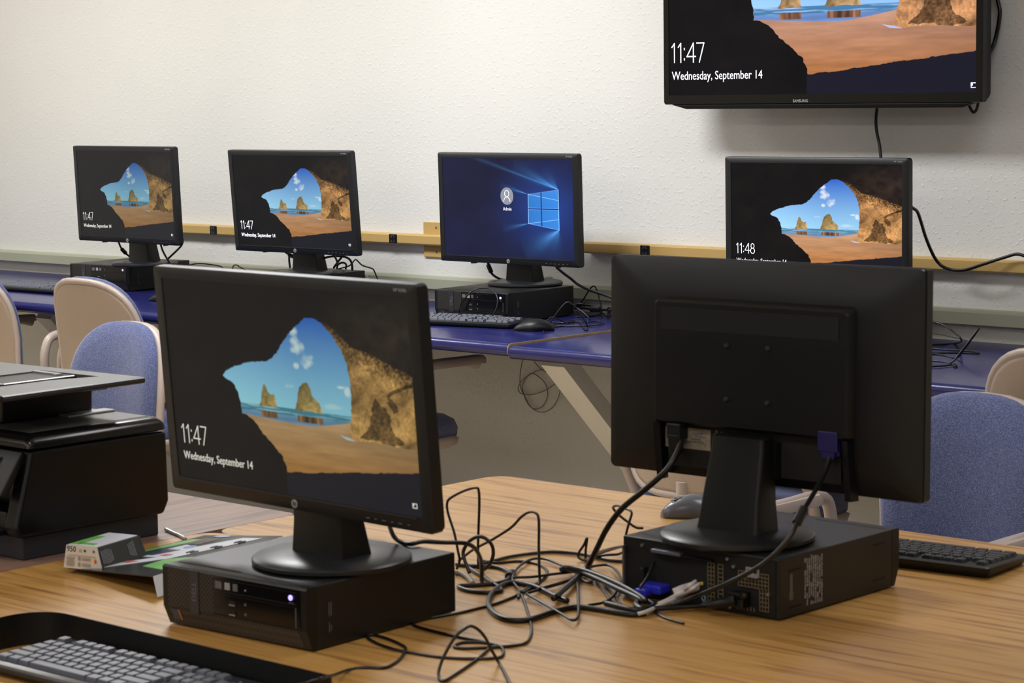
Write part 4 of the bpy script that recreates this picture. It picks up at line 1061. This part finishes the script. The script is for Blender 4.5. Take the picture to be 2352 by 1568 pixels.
# ================================================================ cardboard package under the carton
PK = PKG
t = thing('cartridge_package', 'flat black, green and white cardboard package lying under the ink carton', 'package', (PK[0][0], PK[0][1], TZ))
A, B, Cc, Dd = [Vector((p[0] - PK[0][0], p[1] - PK[0][1], p[2])) for p in PK]   # near-left, near-right, far-right, far-left
def pk(u, v, h=0): # u left->right, v near->far
    p = (A * (1 - u) + B * u) * (1 - v) + (Dd * (1 - u) + Cc * u) * v; return Vector((p.x, p.y, p.z + h))
bm = bmesh.new(); quadbox(bm, [pk(0, 0), pk(1, 0), pk(1, 1), pk(0, 1)], [pk(0, 0, .002), pk(1, 0, .002), pk(1, 1, .002), pk(0, 1, .002)])
F0 = pk(1, 0); F1 = pk(1, 1)
fl = obj('card', bm, 'card_black', t)
bm = bmesh.new(); quadbox(bm, [Vector((F0.x, F0.y, F0.z)), Vector((F0.x + .014, F0.y - .004, .004)), Vector((F1.x + .014, F1.y, .004)), F1.copy()], [Vector((F0.x, F0.y, F0.z + .0015)), Vector((F0.x + .0155, F0.y - .004, .004)), Vector((F1.x + .0155, F1.y, .004)), F1 + Vector((0, 0, .0015))])
obj('bent_flap', bm, 'card_white', t)
def patch(name, mat, uv, h):
    bm = bmesh.new(); n = len(uv)
    loft(bm, [[pk(u, v, h - .0006) for u, v in uv], [pk(u, v, h) for u, v in uv]]); return obj(name, bm, mat, t)
patch('green_print', 'card_green', [(.02, .52), (.10, .48), (.22, .86), (.06, .86)], .0026)
patch('green_cartridge_print', 'card_green', [(.62, .16), (.96, .12), (.98, .34), (.80, .42), (.60, .34)], .0026)
patch('white_panel', 'card_white', [(.22, .36), (.62, .36), (.86, .92), (.62, .92), (.46, .66), (.26, .70)], .0028)
patch('white_band', 'card_white', [(.10, .06), (.30, .06), (.62, .36), (.46, .36)], .0027)
patch('navy_print', 'card_navy', [(.16, .40), (.34, .40), (.42, .56), (.20, .56)], .0032)
patch('blue_oval', 'card_blue', [(.40 + .05 * math.cos(a), .64 + .04 * math.sin(a)) for a in [i * PI / 8 for i in range(16)]], .0034)
patch('red_print', 'red', [(.30, .20), (.38, .20), (.42, .25), (.34, .25)], .0032)
patch('red_print', 'red', [(.42, .40), (.50, .40), (.52, .44), (.44, .44)], .0034)
patch('badge_oval', 'card_blue', [(.30 + .11 * math.cos(a), .955 + .025 * math.sin(a)) for a in [i * PI / 8 for i in range(16)]], .0028)
patch('badge_oval_centre', 'card_white', [(.30 + .085 * math.cos(a), .955 + .015 * math.sin(a)) for a in [i * PI / 8 for i in range(16)]], .0032)
bm = bmesh.new(); rnd = random.Random(9)
for i in range(6):
    u0 = .20 + i * .035; 
    loft(bm, [[pk(u0, .72 + k_, .0030 + z_) for k_ in (0, .16)] + [pk(u0 + .012, .72 + k_, .0030 + z_) for k_ in (.16, 0)] for z_ in (0, .0004)])
obj('small_print', bm, 'ink_brown', t)
for i in range(3):
    bm = bmesh.new()
    for (du, dv) in ((0, 0), (.05, 0)):
        cc = [(.60 + i * .07 + du + .018 * math.cos(a), .52 + i * .14 + .03 * math.sin(a)) for a in [q * PI / 6 for q in range(-8, 5)]]
        tube(bm, [pk(u, v, .0034) for u, v in cc], .0006, 5, 1)
    obj('line_drawing', bm, 'ink', t)
CABLES = [
('cable', 'thin black cable standing in a tall narrow loop behind the front computer', 0.0022, 'cable', [[-2.499,2.602,0.002],[-2.494,2.604,0.016],[-2.499,2.605,0.034],[-2.508,2.607,0.06],[-2.523,2.609,0.09],[-2.525,2.61,0.106],[-2.517,2.612,0.115],[-2.491,2.614,0.128],[-2.468,2.616,0.135],[-2.462,2.617,0.131],[-2.463,2.619,0.109],[-2.467,2.621,0.074],[-2.47,2.622,0.039],[-2.472,2.624,0.002]]),
('cable', 'long thin black cable arching high between the foreground computers then reaching the front keyboard', 0.0022, 'cable', [[-2.541,2.651,0.002],[-2.512,2.647,0.021],[-2.489,2.643,0.033],[-2.454,2.639,0.05],[-2.41,2.635,0.075],[-2.385,2.631,0.095],[-2.364,2.626,0.106],[-2.347,2.622,0.108],[-2.336,2.618,0.099],[-2.333,2.614,0.058],[-2.329,2.61,0.023],[-2.326,2.606,0.002],[-2.314,2.576,0.002],[-2.3,2.537,0.002],[-2.282,2.464,0.002],[-2.281,2.417,0.002],[-2.283,2.374,0.002],[-2.293,2.325,0.002],[-2.297,2.306,0.002],[-2.288,2.29,0.002],[-2.267,2.279,0.002],[-2.226,2.274,0.002],[-2.181,2.272,0.002],[-2.133,2.274,0.002],[-2.1,2.269,0.002],[-2.077,2.252,0.002],[-2.06,2.231,0.002],[-2.059,2.216,0.002],[-2.074,2.199,0.002],[-2.118,2.173,0.002],[-2.177,2.165,0.002],[-2.22,2.167,0.002],[-2.261,2.18,0.002],[-2.282,2.193,0.002],[-2.281,2.204,0.002],[-2.249,2.201,0.002],[-2.207,2.187,0.002],[-2.186,2.173,0.002],[-2.158,2.135,0.002],[-2.142,2.104,0.002],[-2.139,2.082,0.002],[-2.158,2.069,0.002],[-2.166,2.046,0.002],[-2.11,1.968,0.02],[-2.026,1.873,0.05],[-2.031,1.854,0.047],[-2.1,1.893,0.02]]),
('cable', 'thin black cable making a standing triangular loop at the bottom edge of the picture', 0.0022, 'cable', [[-2.301,2.536,0.002],[-2.231,2.47,0.002],[-2.141,2.381,0.002],[-2.098,2.329,0.002],[-2.083,2.299,0.002],[-2.092,2.272,0.002],[-2.116,2.241,0.002],[-2.136,2.225,0.002],[-2.148,2.23,0.002],[-2.154,2.25,0.002],[-2.138,2.267,0.002],[-2.117,2.271,0.002],[-2.104,2.268,0.002],[-2.102,2.252,0.002],[-2.073,2.195,0.002],[-2.045,2.13,0.002],[-2.029,2.087,0.002],[-2.039,2.088,0.002],[-2.052,2.1,0.009],[-2.053,2.112,0.027],[-2.044,2.124,0.051],[-2.037,2.136,0.061],[-2.039,2.149,0.061],[-2.037,2.161,0.054],[-2.036,2.173,0.041],[-2.037,2.185,0.023],[-2.034,2.197,0.002],[-1.982,2.154,0.002],[-1.938,2.116,0.002]]),
('power_cable', 'black cable dropping from the right underside of the front monitor across its computer case', 0.0034, 'cable', [[-2.241,2.2,0.166],[-2.279,2.24,0.148],[-2.313,2.28,0.127],[-2.389,2.368,0.096],[-2.367,2.368,0.096],[-2.365,2.392,0.096],[-2.35,2.415,0.093],[-2.343,2.438,0.09],[-2.341,2.461,0.085],[-2.349,2.485,0.074],[-2.361,2.508,0.058],[-2.378,2.531,0.039],[-2.399,2.554,0.003]]),
('cable', 'round black cable ring standing up behind the front computer case', 0.003, 'cable', [[-2.458,2.589,0.003],[-2.471,2.592,0.021],[-2.477,2.595,0.034],[-2.469,2.599,0.05],[-2.453,2.602,0.06],[-2.438,2.605,0.059],[-2.427,2.608,0.049],[-2.428,2.612,0.033],[-2.439,2.615,0.015],[-2.457,2.618,0.003]]),
('video_cable', 'black cable coiled flat beside the front computer case with a thick ferrite bead', 0.0034, 'cable', [[-2.521,2.624,0.003],[-2.485,2.634,0.003],[-2.458,2.649,0.003],[-2.426,2.64,0.003],[-2.399,2.62,0.003],[-2.376,2.585,0.003],[-2.374,2.558,0.003],[-2.389,2.532,0.003],[-2.406,2.509,0.003],[-2.375,2.495,0.003],[-2.345,2.5,0.003],[-2.331,2.517,0.003],[-2.345,2.538,0.003],[-2.417,2.579,0.003],[-2.488,2.618,0.003]]),
('cable', 'grey cable short arc touching the rear corner of the front computer', 0.004, 'cable_grey', [[-2.476,2.575,0.004],[-2.465,2.577,0.004],[-2.435,2.561,0.004],[-2.397,2.532,0.004]]),
('cable', 'black cable running straight across the back of the tangle toward the rear-facing computer', 0.0028, 'cable', [[-2.493,2.657,0.003],[-2.494,2.688,0.003],[-2.495,2.73,0.003],[-2.483,2.769,0.003],[-2.464,2.799,0.003],[-2.429,2.812,0.003],[-2.399,2.813,0.003],[-2.379,2.807,0.003],[-2.347,2.804,0.003],[-2.327,2.809,0.003]]),
('cable', 'thin black cable rising in a wedge to the left corner of the rear-facing computer', 0.0022, 'cable', [[-2.379,2.786,0.008],[-2.31,2.732,0.033],[-2.233,2.679,0.058],[-2.169,2.625,0.077]]),
('cable', 'thin black cable bending low around the left rear corner of the rear-facing computer', 0.0022, 'cable', [[-2.375,2.798,0.007],[-2.366,2.82,0.007],[-2.357,2.834,0.007],[-2.361,2.853,0.007]]),
('cable', 'thin black cable wandering in an open curve from the ring into the tangle', 0.0022, 'cable', [[-2.51,2.678,0.002],[-2.481,2.68,0.002],[-2.462,2.71,0.002],[-2.423,2.712,0.002],[-2.383,2.688,0.002],[-2.352,2.651,0.002],[-2.328,2.604,0.002],[-2.315,2.563,0.002],[-2.296,2.527,0.002],[-2.281,2.508,0.002]]),
('cable', 'thin black cable circling left of the blue plug with a round end', 0.0022, 'cable', [[-2.374,2.597,0.006],[-2.352,2.621,0.006],[-2.34,2.658,0.006],[-2.328,2.688,0.006],[-2.329,2.72,0.006],[-2.329,2.748,0.006],[-2.317,2.762,0.006],[-2.281,2.739,0.006],[-2.235,2.694,0.006],[-2.193,2.638,0.006],[-2.161,2.582,0.006],[-2.15,2.548,0.006],[-2.157,2.525,0.006]]),
('video_cable', 'thick black cable lying straight from the tangle into the blue plug bundle', 0.0042, 'cable', [[-2.339,2.67,0.012],[-2.312,2.677,0.012],[-2.246,2.65,0.012],[-2.176,2.616,0.012],[-2.127,2.593,0.012],[-2.09,2.574,0.012]]),
('video_cable', 'second thick black cable lying just under the straight one beside the blue plug', 0.004, 'cable', [[-2.331,2.666,0.016],[-2.307,2.674,0.016],[-2.25,2.657,0.016],[-2.183,2.628,0.016],[-2.113,2.589,0.016],[-2.081,2.566,0.016]]),
('power_cable', 'thick black cable in a wide flat loop in the middle of the table', 0.0042, 'cable', [[-2.205,2.533,0.004],[-2.242,2.546,0.004],[-2.292,2.57,0.004],[-2.33,2.58,0.004],[-2.354,2.574,0.004],[-2.352,2.547,0.004],[-2.329,2.502,0.004],[-2.288,2.449,0.004],[-2.245,2.412,0.004],[-2.202,2.389,0.004],[-2.175,2.393,0.004],[-2.168,2.416,0.004],[-2.174,2.469,0.004],[-2.168,2.509,0.004],[-2.135,2.518,0.004],[-2.096,2.52,0.004],[-2.072,2.525,0.004],[-2.063,2.541,0.004]]),
('cable', 'thin black cable forming the tall oval in the centre of the tangle', 0.0022, 'cable', [[-2.294,2.531,0.005],[-2.355,2.578,0.005],[-2.396,2.625,0.005],[-2.431,2.68,0.005],[-2.447,2.725,0.005],[-2.432,2.739,0.005],[-2.393,2.725,0.005],[-2.35,2.703,0.005],[-2.312,2.679,0.005],[-2.291,2.629,0.005],[-2.287,2.574,0.005],[-2.284,2.53,0.005]]),
('cable', 'thin black cable looping down to a rounded tip right of the wide flat loop', 0.0022, 'cable', [[-2.279,2.524,0.006],[-2.201,2.483,0.006],[-2.148,2.455,0.006],[-2.114,2.437,0.006],[-2.114,2.449,0.006],[-2.147,2.491,0.006],[-2.241,2.599,0.006],[-2.276,2.636,0.006],[-2.29,2.64,0.006],[-2.289,2.599,0.006],[-2.286,2.557,0.006]]),
('cable', 'thin black cable crossing under the tangle to the cable bundle', 0.0022, 'cable', [[-2.299,2.668,0.004],[-2.264,2.65,0.004],[-2.269,2.666,0.004],[-2.307,2.705,0.006],[-2.341,2.743,0.013],[-2.382,2.782,0.004]]),
('cable', 'pair of thin black cable ends falling diagonally left of the blue plug', 0.0022, 'cable', [[-2.263,2.669,0.002],[-2.201,2.616,0.002],[-2.142,2.565,0.002],[-2.109,2.544,0.002],[-2.141,2.578,0.002],[-2.201,2.629,0.002],[-2.256,2.675,0.002]]),
('power_cable', 'black power cable curving down from the socket of the rear-facing monitor onto the table', 0.0048, 'cable', [[-2.149,2.74,0.226],[-2.143,2.72,0.209],[-2.149,2.7,0.184],[-2.183,2.69,0.152],[-2.227,2.69,0.119],[-2.258,2.69,0.084],[-2.286,2.696,0.045],[-2.314,2.703,0.009],[-2.265,2.61,0.009],[-2.217,2.516,0.009]]),
('cable', 'thin black cable loop left of the rear-facing computer top', 0.0022, 'cable', [[-2.397,2.95,0.028],[-2.406,2.942,0.029],[-2.418,2.935,0.038],[-2.433,2.927,0.051],[-2.437,2.919,0.063],[-2.42,2.912,0.069],[-2.399,2.904,0.068],[-2.378,2.896,0.065],[-2.377,2.888,0.049],[-2.378,2.881,0.029],[-2.375,2.873,0.002]]),
('cable', 'thin black cable hairpin standing just left of the slanting power cable', 0.0022, 'cable', [[-2.374,2.78,0.002],[-2.392,2.78,0.004],[-2.395,2.78,0.012],[-2.383,2.78,0.028],[-2.377,2.781,0.04],[-2.38,2.781,0.021],[-2.381,2.781,0.002]]),
('video_cable', 'black cable with bead hanging from the blue plug of the rear-facing monitor', 0.0036, 'cable', [[-1.886,2.755,0.23],[-1.879,2.73,0.205],[-1.865,2.68,0.181],[-1.852,2.63,0.159],[-1.85,2.6,0.132],[-1.878,2.585,0.098],[-1.924,2.585,0.069],[-1.975,2.59,0.044],[-2.022,2.6,0.023],[-2.051,2.586,0.01]]),
('power_cable', 'black mains cable from the computer rear socket to the cable bundle', 0.0042, 'cable', [[-1.926,2.6,0.04],[-1.975,2.632,0.02],[-2.002,2.626,0.012],[-2.032,2.603,0.008],[-2.054,2.569,0.008],[-2.076,2.545,0.008]]),
('audio_cable', 'white audio cable plugged beside the orange jack of the rear-facing computer', 0.003, 'white_plastic', [[-2.027,2.615,0.044],[-2.028,2.6,0.039],[-2.063,2.621,0.02],[-2.076,2.608,0.01],[-2.085,2.599,0.005]]),
('audio_cable', 'white audio cable lower of the two leading to the bundle', 0.003, 'white_plastic', [[-2.02,2.615,0.041],[-2.022,2.6,0.036],[-2.055,2.617,0.018],[-2.065,2.587,0.01],[-2.059,2.545,0.008],[-2.066,2.528,0.005]]),
('cable', 'thin black cable arcing over the rear panel of the rear-facing computer', 0.0022, 'cable', [[-2.335,2.753,0.022],[-2.291,2.733,0.038],[-2.249,2.712,0.052],[-2.199,2.692,0.066],[-2.16,2.672,0.071],[-2.134,2.651,0.069],[-2.12,2.631,0.055],[-2.114,2.61,0.039],[-2.112,2.59,0.026]]),
('cable', 'thin black cable end trailing on the wood in front of the rear-facing computer', 0.0018, 'cable', [[-2.088,2.579,0.002],[-2.055,2.558,0.002],[-2.027,2.544,0.002],[-2.003,2.537,0.002],[-1.986,2.534,0.002]]),
('power_cable', 'loosely bound black cable bundle lying left of the rear-facing computer', 0.0045, 'cable', [[-2.138,2.542,0.008],[-2.103,2.536,0.008],[-2.079,2.535,0.008],[-2.068,2.551,0.008],[-2.073,2.574,0.008],[-2.094,2.591,0.008],[-2.109,2.586,0.008],[-2.097,2.562,0.008],[-2.068,2.543,0.008]]),
('mouse_cable', 'thin grey-black cable arching from the mouse on the blue desk', 0.0022, 'cable', [[-4.355,4.898,0.081],[-4.363,4.929,0.094],[-4.371,4.96,0.106],[-4.38,4.992,0.103],[-4.381,5.023,0.091],[-4.394,5.054,0.081],[-4.355,5.007,0.081],[-4.345,4.93,0.081],[-4.326,4.882,0.081],[-4.272,4.819,0.081]]),
('keyboard_cable', 'thin black cable tenting high on the blue desk beside the computer', 0.0022, 'cable', [[-4.342,4.908,0.081],[-4.322,4.918,0.112],[-4.301,4.929,0.142],[-4.288,4.94,0.157],[-4.277,4.95,0.15],[-4.27,4.96,0.138],[-4.259,4.971,0.115],[-4.252,4.982,0.093],[-4.256,4.992,0.081],[-4.214,4.939,0.081],[-4.243,4.96,0.081],[-4.327,5.047,0.081],[-4.382,5.095,0.081],[-4.398,5.073,0.081],[-4.411,5.011,0.081]]),
('cable', 'thin black cable in a long flat oval on the blue desk', 0.0022, 'cable', [[-4.411,5.126,0.119],[-4.385,5.126,0.106],[-4.366,5.126,0.092],[-4.364,5.126,0.083],[-4.373,5.098,0.083],[-4.42,5.109,0.083],[-4.385,5.047,0.083],[-4.436,5.034,0.083],[-4.437,4.99,0.083],[-4.383,4.974,0.083],[-4.325,4.987,0.083],[-4.279,5.015,0.083],[-4.272,5.062,0.083],[-4.295,5.109,0.083],[-4.334,5.136,0.083],[-4.356,5.106,0.083]]),
('cable', 'thin black cable standing in a peaked loop against the green wall rail', 0.0022, 'cable', [[-4.58,5.323,0.1],[-4.56,5.323,0.116],[-4.53,5.323,0.153],[-4.513,5.323,0.165],[-4.501,5.323,0.154],[-4.491,5.323,0.127],[-4.482,5.323,0.096],[-4.487,5.323,0.081],[-4.468,5.252,0.081],[-4.497,5.214,0.081]]),
('power_cable', 'thick black cable sweeping from the blue-screen monitor down to the right', 0.0042, 'cable', [[-4.52,5.16,0.233],[-4.509,5.18,0.214],[-4.498,5.2,0.197],[-4.488,5.22,0.179],[-4.442,5.22,0.164],[-4.376,5.2,0.156],[-4.324,5.18,0.15],[-4.252,5.15,0.136]]),
('power_cable', 'short thick black cable with bead behind the blue desk computer', 0.004, 'cable', [[-4.527,5.25,0.101],[-4.49,5.25,0.105],[-4.445,5.25,0.103],[-4.411,5.25,0.104],[-4.378,5.25,0.102]]),
('cable', 'black cable arch behind the bead on the blue desk', 0.003, 'cable', [[-4.544,5.27,0.106],[-4.52,5.27,0.11],[-4.495,5.27,0.112],[-4.464,5.27,0.106],[-4.435,5.27,0.091],[-4.405,5.26,0.083],[-4.386,5.26,0.091]]),
('cable', 'black cable twist hooked beside the rear-facing monitor edge', 0.003, 'cable', [[-4.386,5.24,0.078],[-4.387,5.24,0.096],[-4.389,5.24,0.107],[-4.383,5.24,0.112],[-4.374,5.24,0.108],[-4.381,5.24,0.095]]),
('keyboard_cable', 'thin black cable arching over the front of the blue desk computer', 0.0022, 'cable', [[-4.71,4.93,0.095],[-4.701,4.93,0.126],[-4.685,4.93,0.146],[-4.658,4.94,0.172],[-4.635,4.96,0.18],[-4.589,4.95,0.177],[-4.56,4.94,0.157],[-4.555,4.93,0.126],[-4.568,4.92,0.096]]),
('video_cable', 'black cable with bead hooking from the blue-screen monitor behind its stand', 0.004, 'cable', [[-4.811,5.17,0.238],[-4.812,5.18,0.216],[-4.813,5.19,0.2],[-4.803,5.2,0.188],[-4.794,5.22,0.179],[-4.77,5.23,0.179]]),
('video_cable', 'black cable with bead hanging at the left of the leftmost monitor stand', 0.0036, 'cable', [[-6.494,5.06,0.254],[-6.494,5.07,0.23],[-6.489,5.08,0.214],[-6.496,5.1,0.2],[-6.493,5.11,0.192]]),
('power_cable', 'black cable hanging from the leftmost monitor right of its stand', 0.0034, 'cable', [[-6.271,5.07,0.249],[-6.274,5.08,0.227],[-6.27,5.09,0.204],[-6.259,5.1,0.178]]),
('power_cable', 'black cable bowing out past the right lower corner of the leftmost monitor', 0.0036, 'cable', [[-6.2,5.1,0.283],[-6.186,5.1,0.266],[-6.19,5.1,0.248],[-6.215,5.1,0.228],[-6.268,5.1,0.195]]),
('cable', 'thin black cable lying behind the leftmost computer', 0.0022, 'cable', [[-6.399,5.3,0.152],[-6.38,5.31,0.158],[-6.331,5.31,0.161],[-6.24,5.31,0.156],[-6.221,5.31,0.144]]),
('cable', 'small thin black cable hump left of the second monitor base', 0.0022, 'cable', [[-6.164,5.3,0.144],[-6.168,5.31,0.158],[-6.153,5.31,0.164],[-6.129,5.31,0.156],[-6.086,5.31,0.142]]),
('video_cable', 'black vertical cable left of the second monitor neck', 0.0036, 'cable', [[-5.661,5.12,0.236],[-5.664,5.12,0.214],[-5.66,5.12,0.186]]),
('power_cable', 'black cable with bead slanting to the second monitor neck', 0.0036, 'cable', [[-5.658,5.1,0.239],[-5.628,5.1,0.229],[-5.601,5.1,0.222]]),
('video_cable', 'black cable in a broad arch right of the second monitor neck', 0.0038, 'cable', [[-5.529,5.12,0.212],[-5.51,5.13,0.223],[-5.473,5.14,0.231],[-5.436,5.15,0.231],[-5.418,5.16,0.223],[-5.416,5.17,0.206],[-5.425,5.18,0.185]]),
('power_cable', 'black cable hanging under the second monitor toward its base', 0.0036, 'cable', [[-5.449,5.12,0.239],[-5.435,5.12,0.221],[-5.432,5.12,0.208],[-5.435,5.12,0.192]]),
('power_cable', 'black cable slanting from the second monitor to its base', 0.0036, 'cable', [[-5.436,5.15,0.234],[-5.458,5.15,0.215],[-5.482,5.15,0.192]]),
('power_cable', 'small black cable hoop on the second computer', 0.0034, 'cable', [[-5.486,5.17,0.194],[-5.479,5.17,0.203],[-5.458,5.17,0.209],[-5.443,5.17,0.203],[-5.446,5.17,0.188]]),
('cable', 'thin black cable peaking right of the second computer and falling to the desk', 0.0024, 'cable', [[-5.512,5.2,0.184],[-5.464,5.2,0.195],[-5.448,5.2,0.204],[-5.451,5.22,0.216],[-5.458,5.24,0.207],[-5.458,5.26,0.193],[-5.436,5.28,0.183],[-5.444,5.3,0.17],[-5.434,5.31,0.133]]),
('cable', 'short white cable behind the second computer', 0.003, 'white_plastic', [[-5.544,5.35,0.155],[-5.533,5.35,0.148],[-5.525,5.35,0.134]]),
('power_cable', 'black cable dipping across the tan rail at the right of the picture', 0.0045, 'cable', [[-3.285,5.13,0.456],[-3.28,5.17,0.439],[-3.283,5.2,0.422],[-3.308,5.28,0.35],[-3.309,5.33,0.292],[-3.281,5.34,0.269],[-3.228,5.34,0.267],[-3.168,5.34,0.286],[-3.109,5.35,0.306],[-3.07,5.35,0.315],[-3.025,5.35,0.301]]),
('cable', 'thin black cable bent in a right angle against the green rail at the right', 0.0024, 'cable', [[-3.271,5.2,0.161],[-3.249,5.2,0.161],[-3.245,5.2,0.151],[-3.235,5.18,0.115],[-3.229,5.16,0.1],[-3.239,5.15,0.093]]),
('cable', 'black cable in a wide pointed loop on the right end of the blue desk', 0.0026, 'cable', [[-3.204,5.1,0.156],[-3.155,5.1,0.148],[-3.105,5.08,0.135],[-3.059,5.05,0.116],[-3.218,5.284,0.076],[-3.239,5.242,0.076],[-3.27,5.206,0.076]]),
('cable', 'black cable lying straight with a bent tip on the right end of the blue desk', 0.0024, 'cable', [[-3.23,5.142,0.075],[-3.148,5.151,0.075],[-3.078,5.151,0.075],[-3.055,5.12,0.075],[-3.104,5.107,0.075],[-3.176,5.056,0.075]]),
('cable', 'black cable doubled back with its ends sticking up at the right', 0.0024, 'cable', [[-3.091,4.921,0.075],[-3.047,4.922,0.075],[-3.006,4.915,0.075],[-2.994,4.927,0.093],[-2.972,4.939,0.126],[-2.959,4.951,0.15],[-2.956,4.964,0.161],[-2.974,4.976,0.144],[-3.014,4.988,0.101],[-3.045,5.0,0.075],[-3.125,5.047,0.075],[-3.159,5.029,0.075]]),
('cable', 'black cable hook nearest the front on the right end of the blue desk', 0.0024, 'cable', [[-3.004,4.783,0.077],[-2.98,4.824,0.077],[-2.968,4.874,0.077],[-2.946,4.837,0.077],[-2.972,4.865,0.077]]),
('cable', 'thin grey cable lying at the very back of the blue desk right end', 0.0016, 'cable_grey', [[-3.349,5.33,0.097],[-3.294,5.33,0.091],[-3.25,5.33,0.085],[-3.207,5.33,0.079]]),
('power_cable', 'black cable hanging from under the television to the monitor below', 0.0045, 'cable', [[-3.497,5.33,0.712],[-3.509,5.34,0.674],[-3.51,5.345,0.638],[-3.5,5.345,0.596],[-3.491,5.34,0.549]]),
('power_cable', 'black cable bowing out beside the right edge of the television', 0.0055, 'cable', [[-3.162,5.37,1.014],[-3.15,5.37,0.974],[-3.145,5.37,0.94],[-3.159,5.37,0.872],[-3.16,5.33,0.827],[-3.161,5.29,0.782]]),
('video_cable', 'small black cable loop under the right corner of the television', 0.004, 'cable', [[-3.219,5.33,0.725],[-3.208,5.33,0.699],[-3.197,5.33,0.687],[-3.187,5.33,0.698],[-3.181,5.33,0.725]]),
('cable', 'thin grey cable coil hanging on the wall under the blue desk', 0.0016, 'cable_grey', [[-4.864,5.385,-0.086],[-4.877,5.385,-0.14],[-4.875,5.385,-0.181],[-4.855,5.385,-0.212],[-4.828,5.385,-0.243],[-4.785,5.385,-0.253],[-4.742,5.385,-0.235],[-4.714,5.385,-0.197],[-4.708,5.385,-0.16],[-4.724,5.385,-0.133],[-4.756,5.385,-0.117],[-4.783,5.385,-0.117],[-4.826,5.385,-0.132],[-4.871,5.385,-0.16],[-4.886,5.385,-0.186],[-4.871,5.385,-0.201],[-4.833,5.385,-0.201],[-4.784,5.385,-0.188],[-4.741,5.385,-0.166],[-4.689,5.385,-0.132]]),
('cable', 'short thin grey cable crossing above the wall coil under the blue desk', 0.0016, 'cable_grey', [[-4.818,5.388,-0.095],[-4.785,5.388,-0.119],[-4.753,5.388,-0.125],[-4.737,5.388,-0.118],[-4.721,5.388,-0.096]]),
('cable', 'inner thin grey loop hanging on the wall under the blue desk', 0.0016, 'cable_grey', [[-4.865,5.39,-0.205],[-4.873,5.39,-0.181],[-4.861,5.39,-0.156],[-4.831,5.39,-0.133],[-4.788,5.39,-0.15],[-4.768,5.39,-0.173],[-4.767,5.39,-0.205],[-4.789,5.39,-0.236],[-4.822,5.39,-0.246],[-4.849,5.39,-0.233],[-4.868,5.39,-0.203]]),
('usb_cable', 'short silver cable at the rear foot of the printer', 0.0035, 'silver', [[-3.129,2.522,0.004],[-3.096,2.512,0.003],[-3.065,2.502,0.003],[-3.037,2.49,0.003]]),
]
# ================================================================ cables
for n_, lab, r, mt, pts in CABLES:
    bm = bmesh.new(); tube(bm, [(x, y, z + TZ) for x, y, z in pts], r, 8, 5)
    o = obj(n_, bm, mt, smooth=True, autosmooth=False); tag(o, lab, 'cable')
    P = [Vector(p) for p in pts]
    if 'bead' in lab:
        k = {'coiled flat': 4, 'rear-facing monitor': 3, 'blue desk computer': 2, 'blue-screen': 1, 'leftmost': 2, 'slanting': 1}
        i = next((v for q, v in k.items() if q in lab), 1)
        a, b = P[i], P[min(i + 1, len(P) - 1)]; d = (b - a).normalized()
        L = .014 if 'short thick' not in lab else .018
        bm = bmesh.new(); tube(bm, [a - d * L + Vector((0, 0, TZ)), a + d * L + Vector((0, 0, TZ))], .0085 if 'short thick' in lab else .0072, 14, 1)
        obj('ferrite_bead', bm, 'cable', o, smooth=True, bevel=(.001, 2))
bpy.context.view_layer.update()
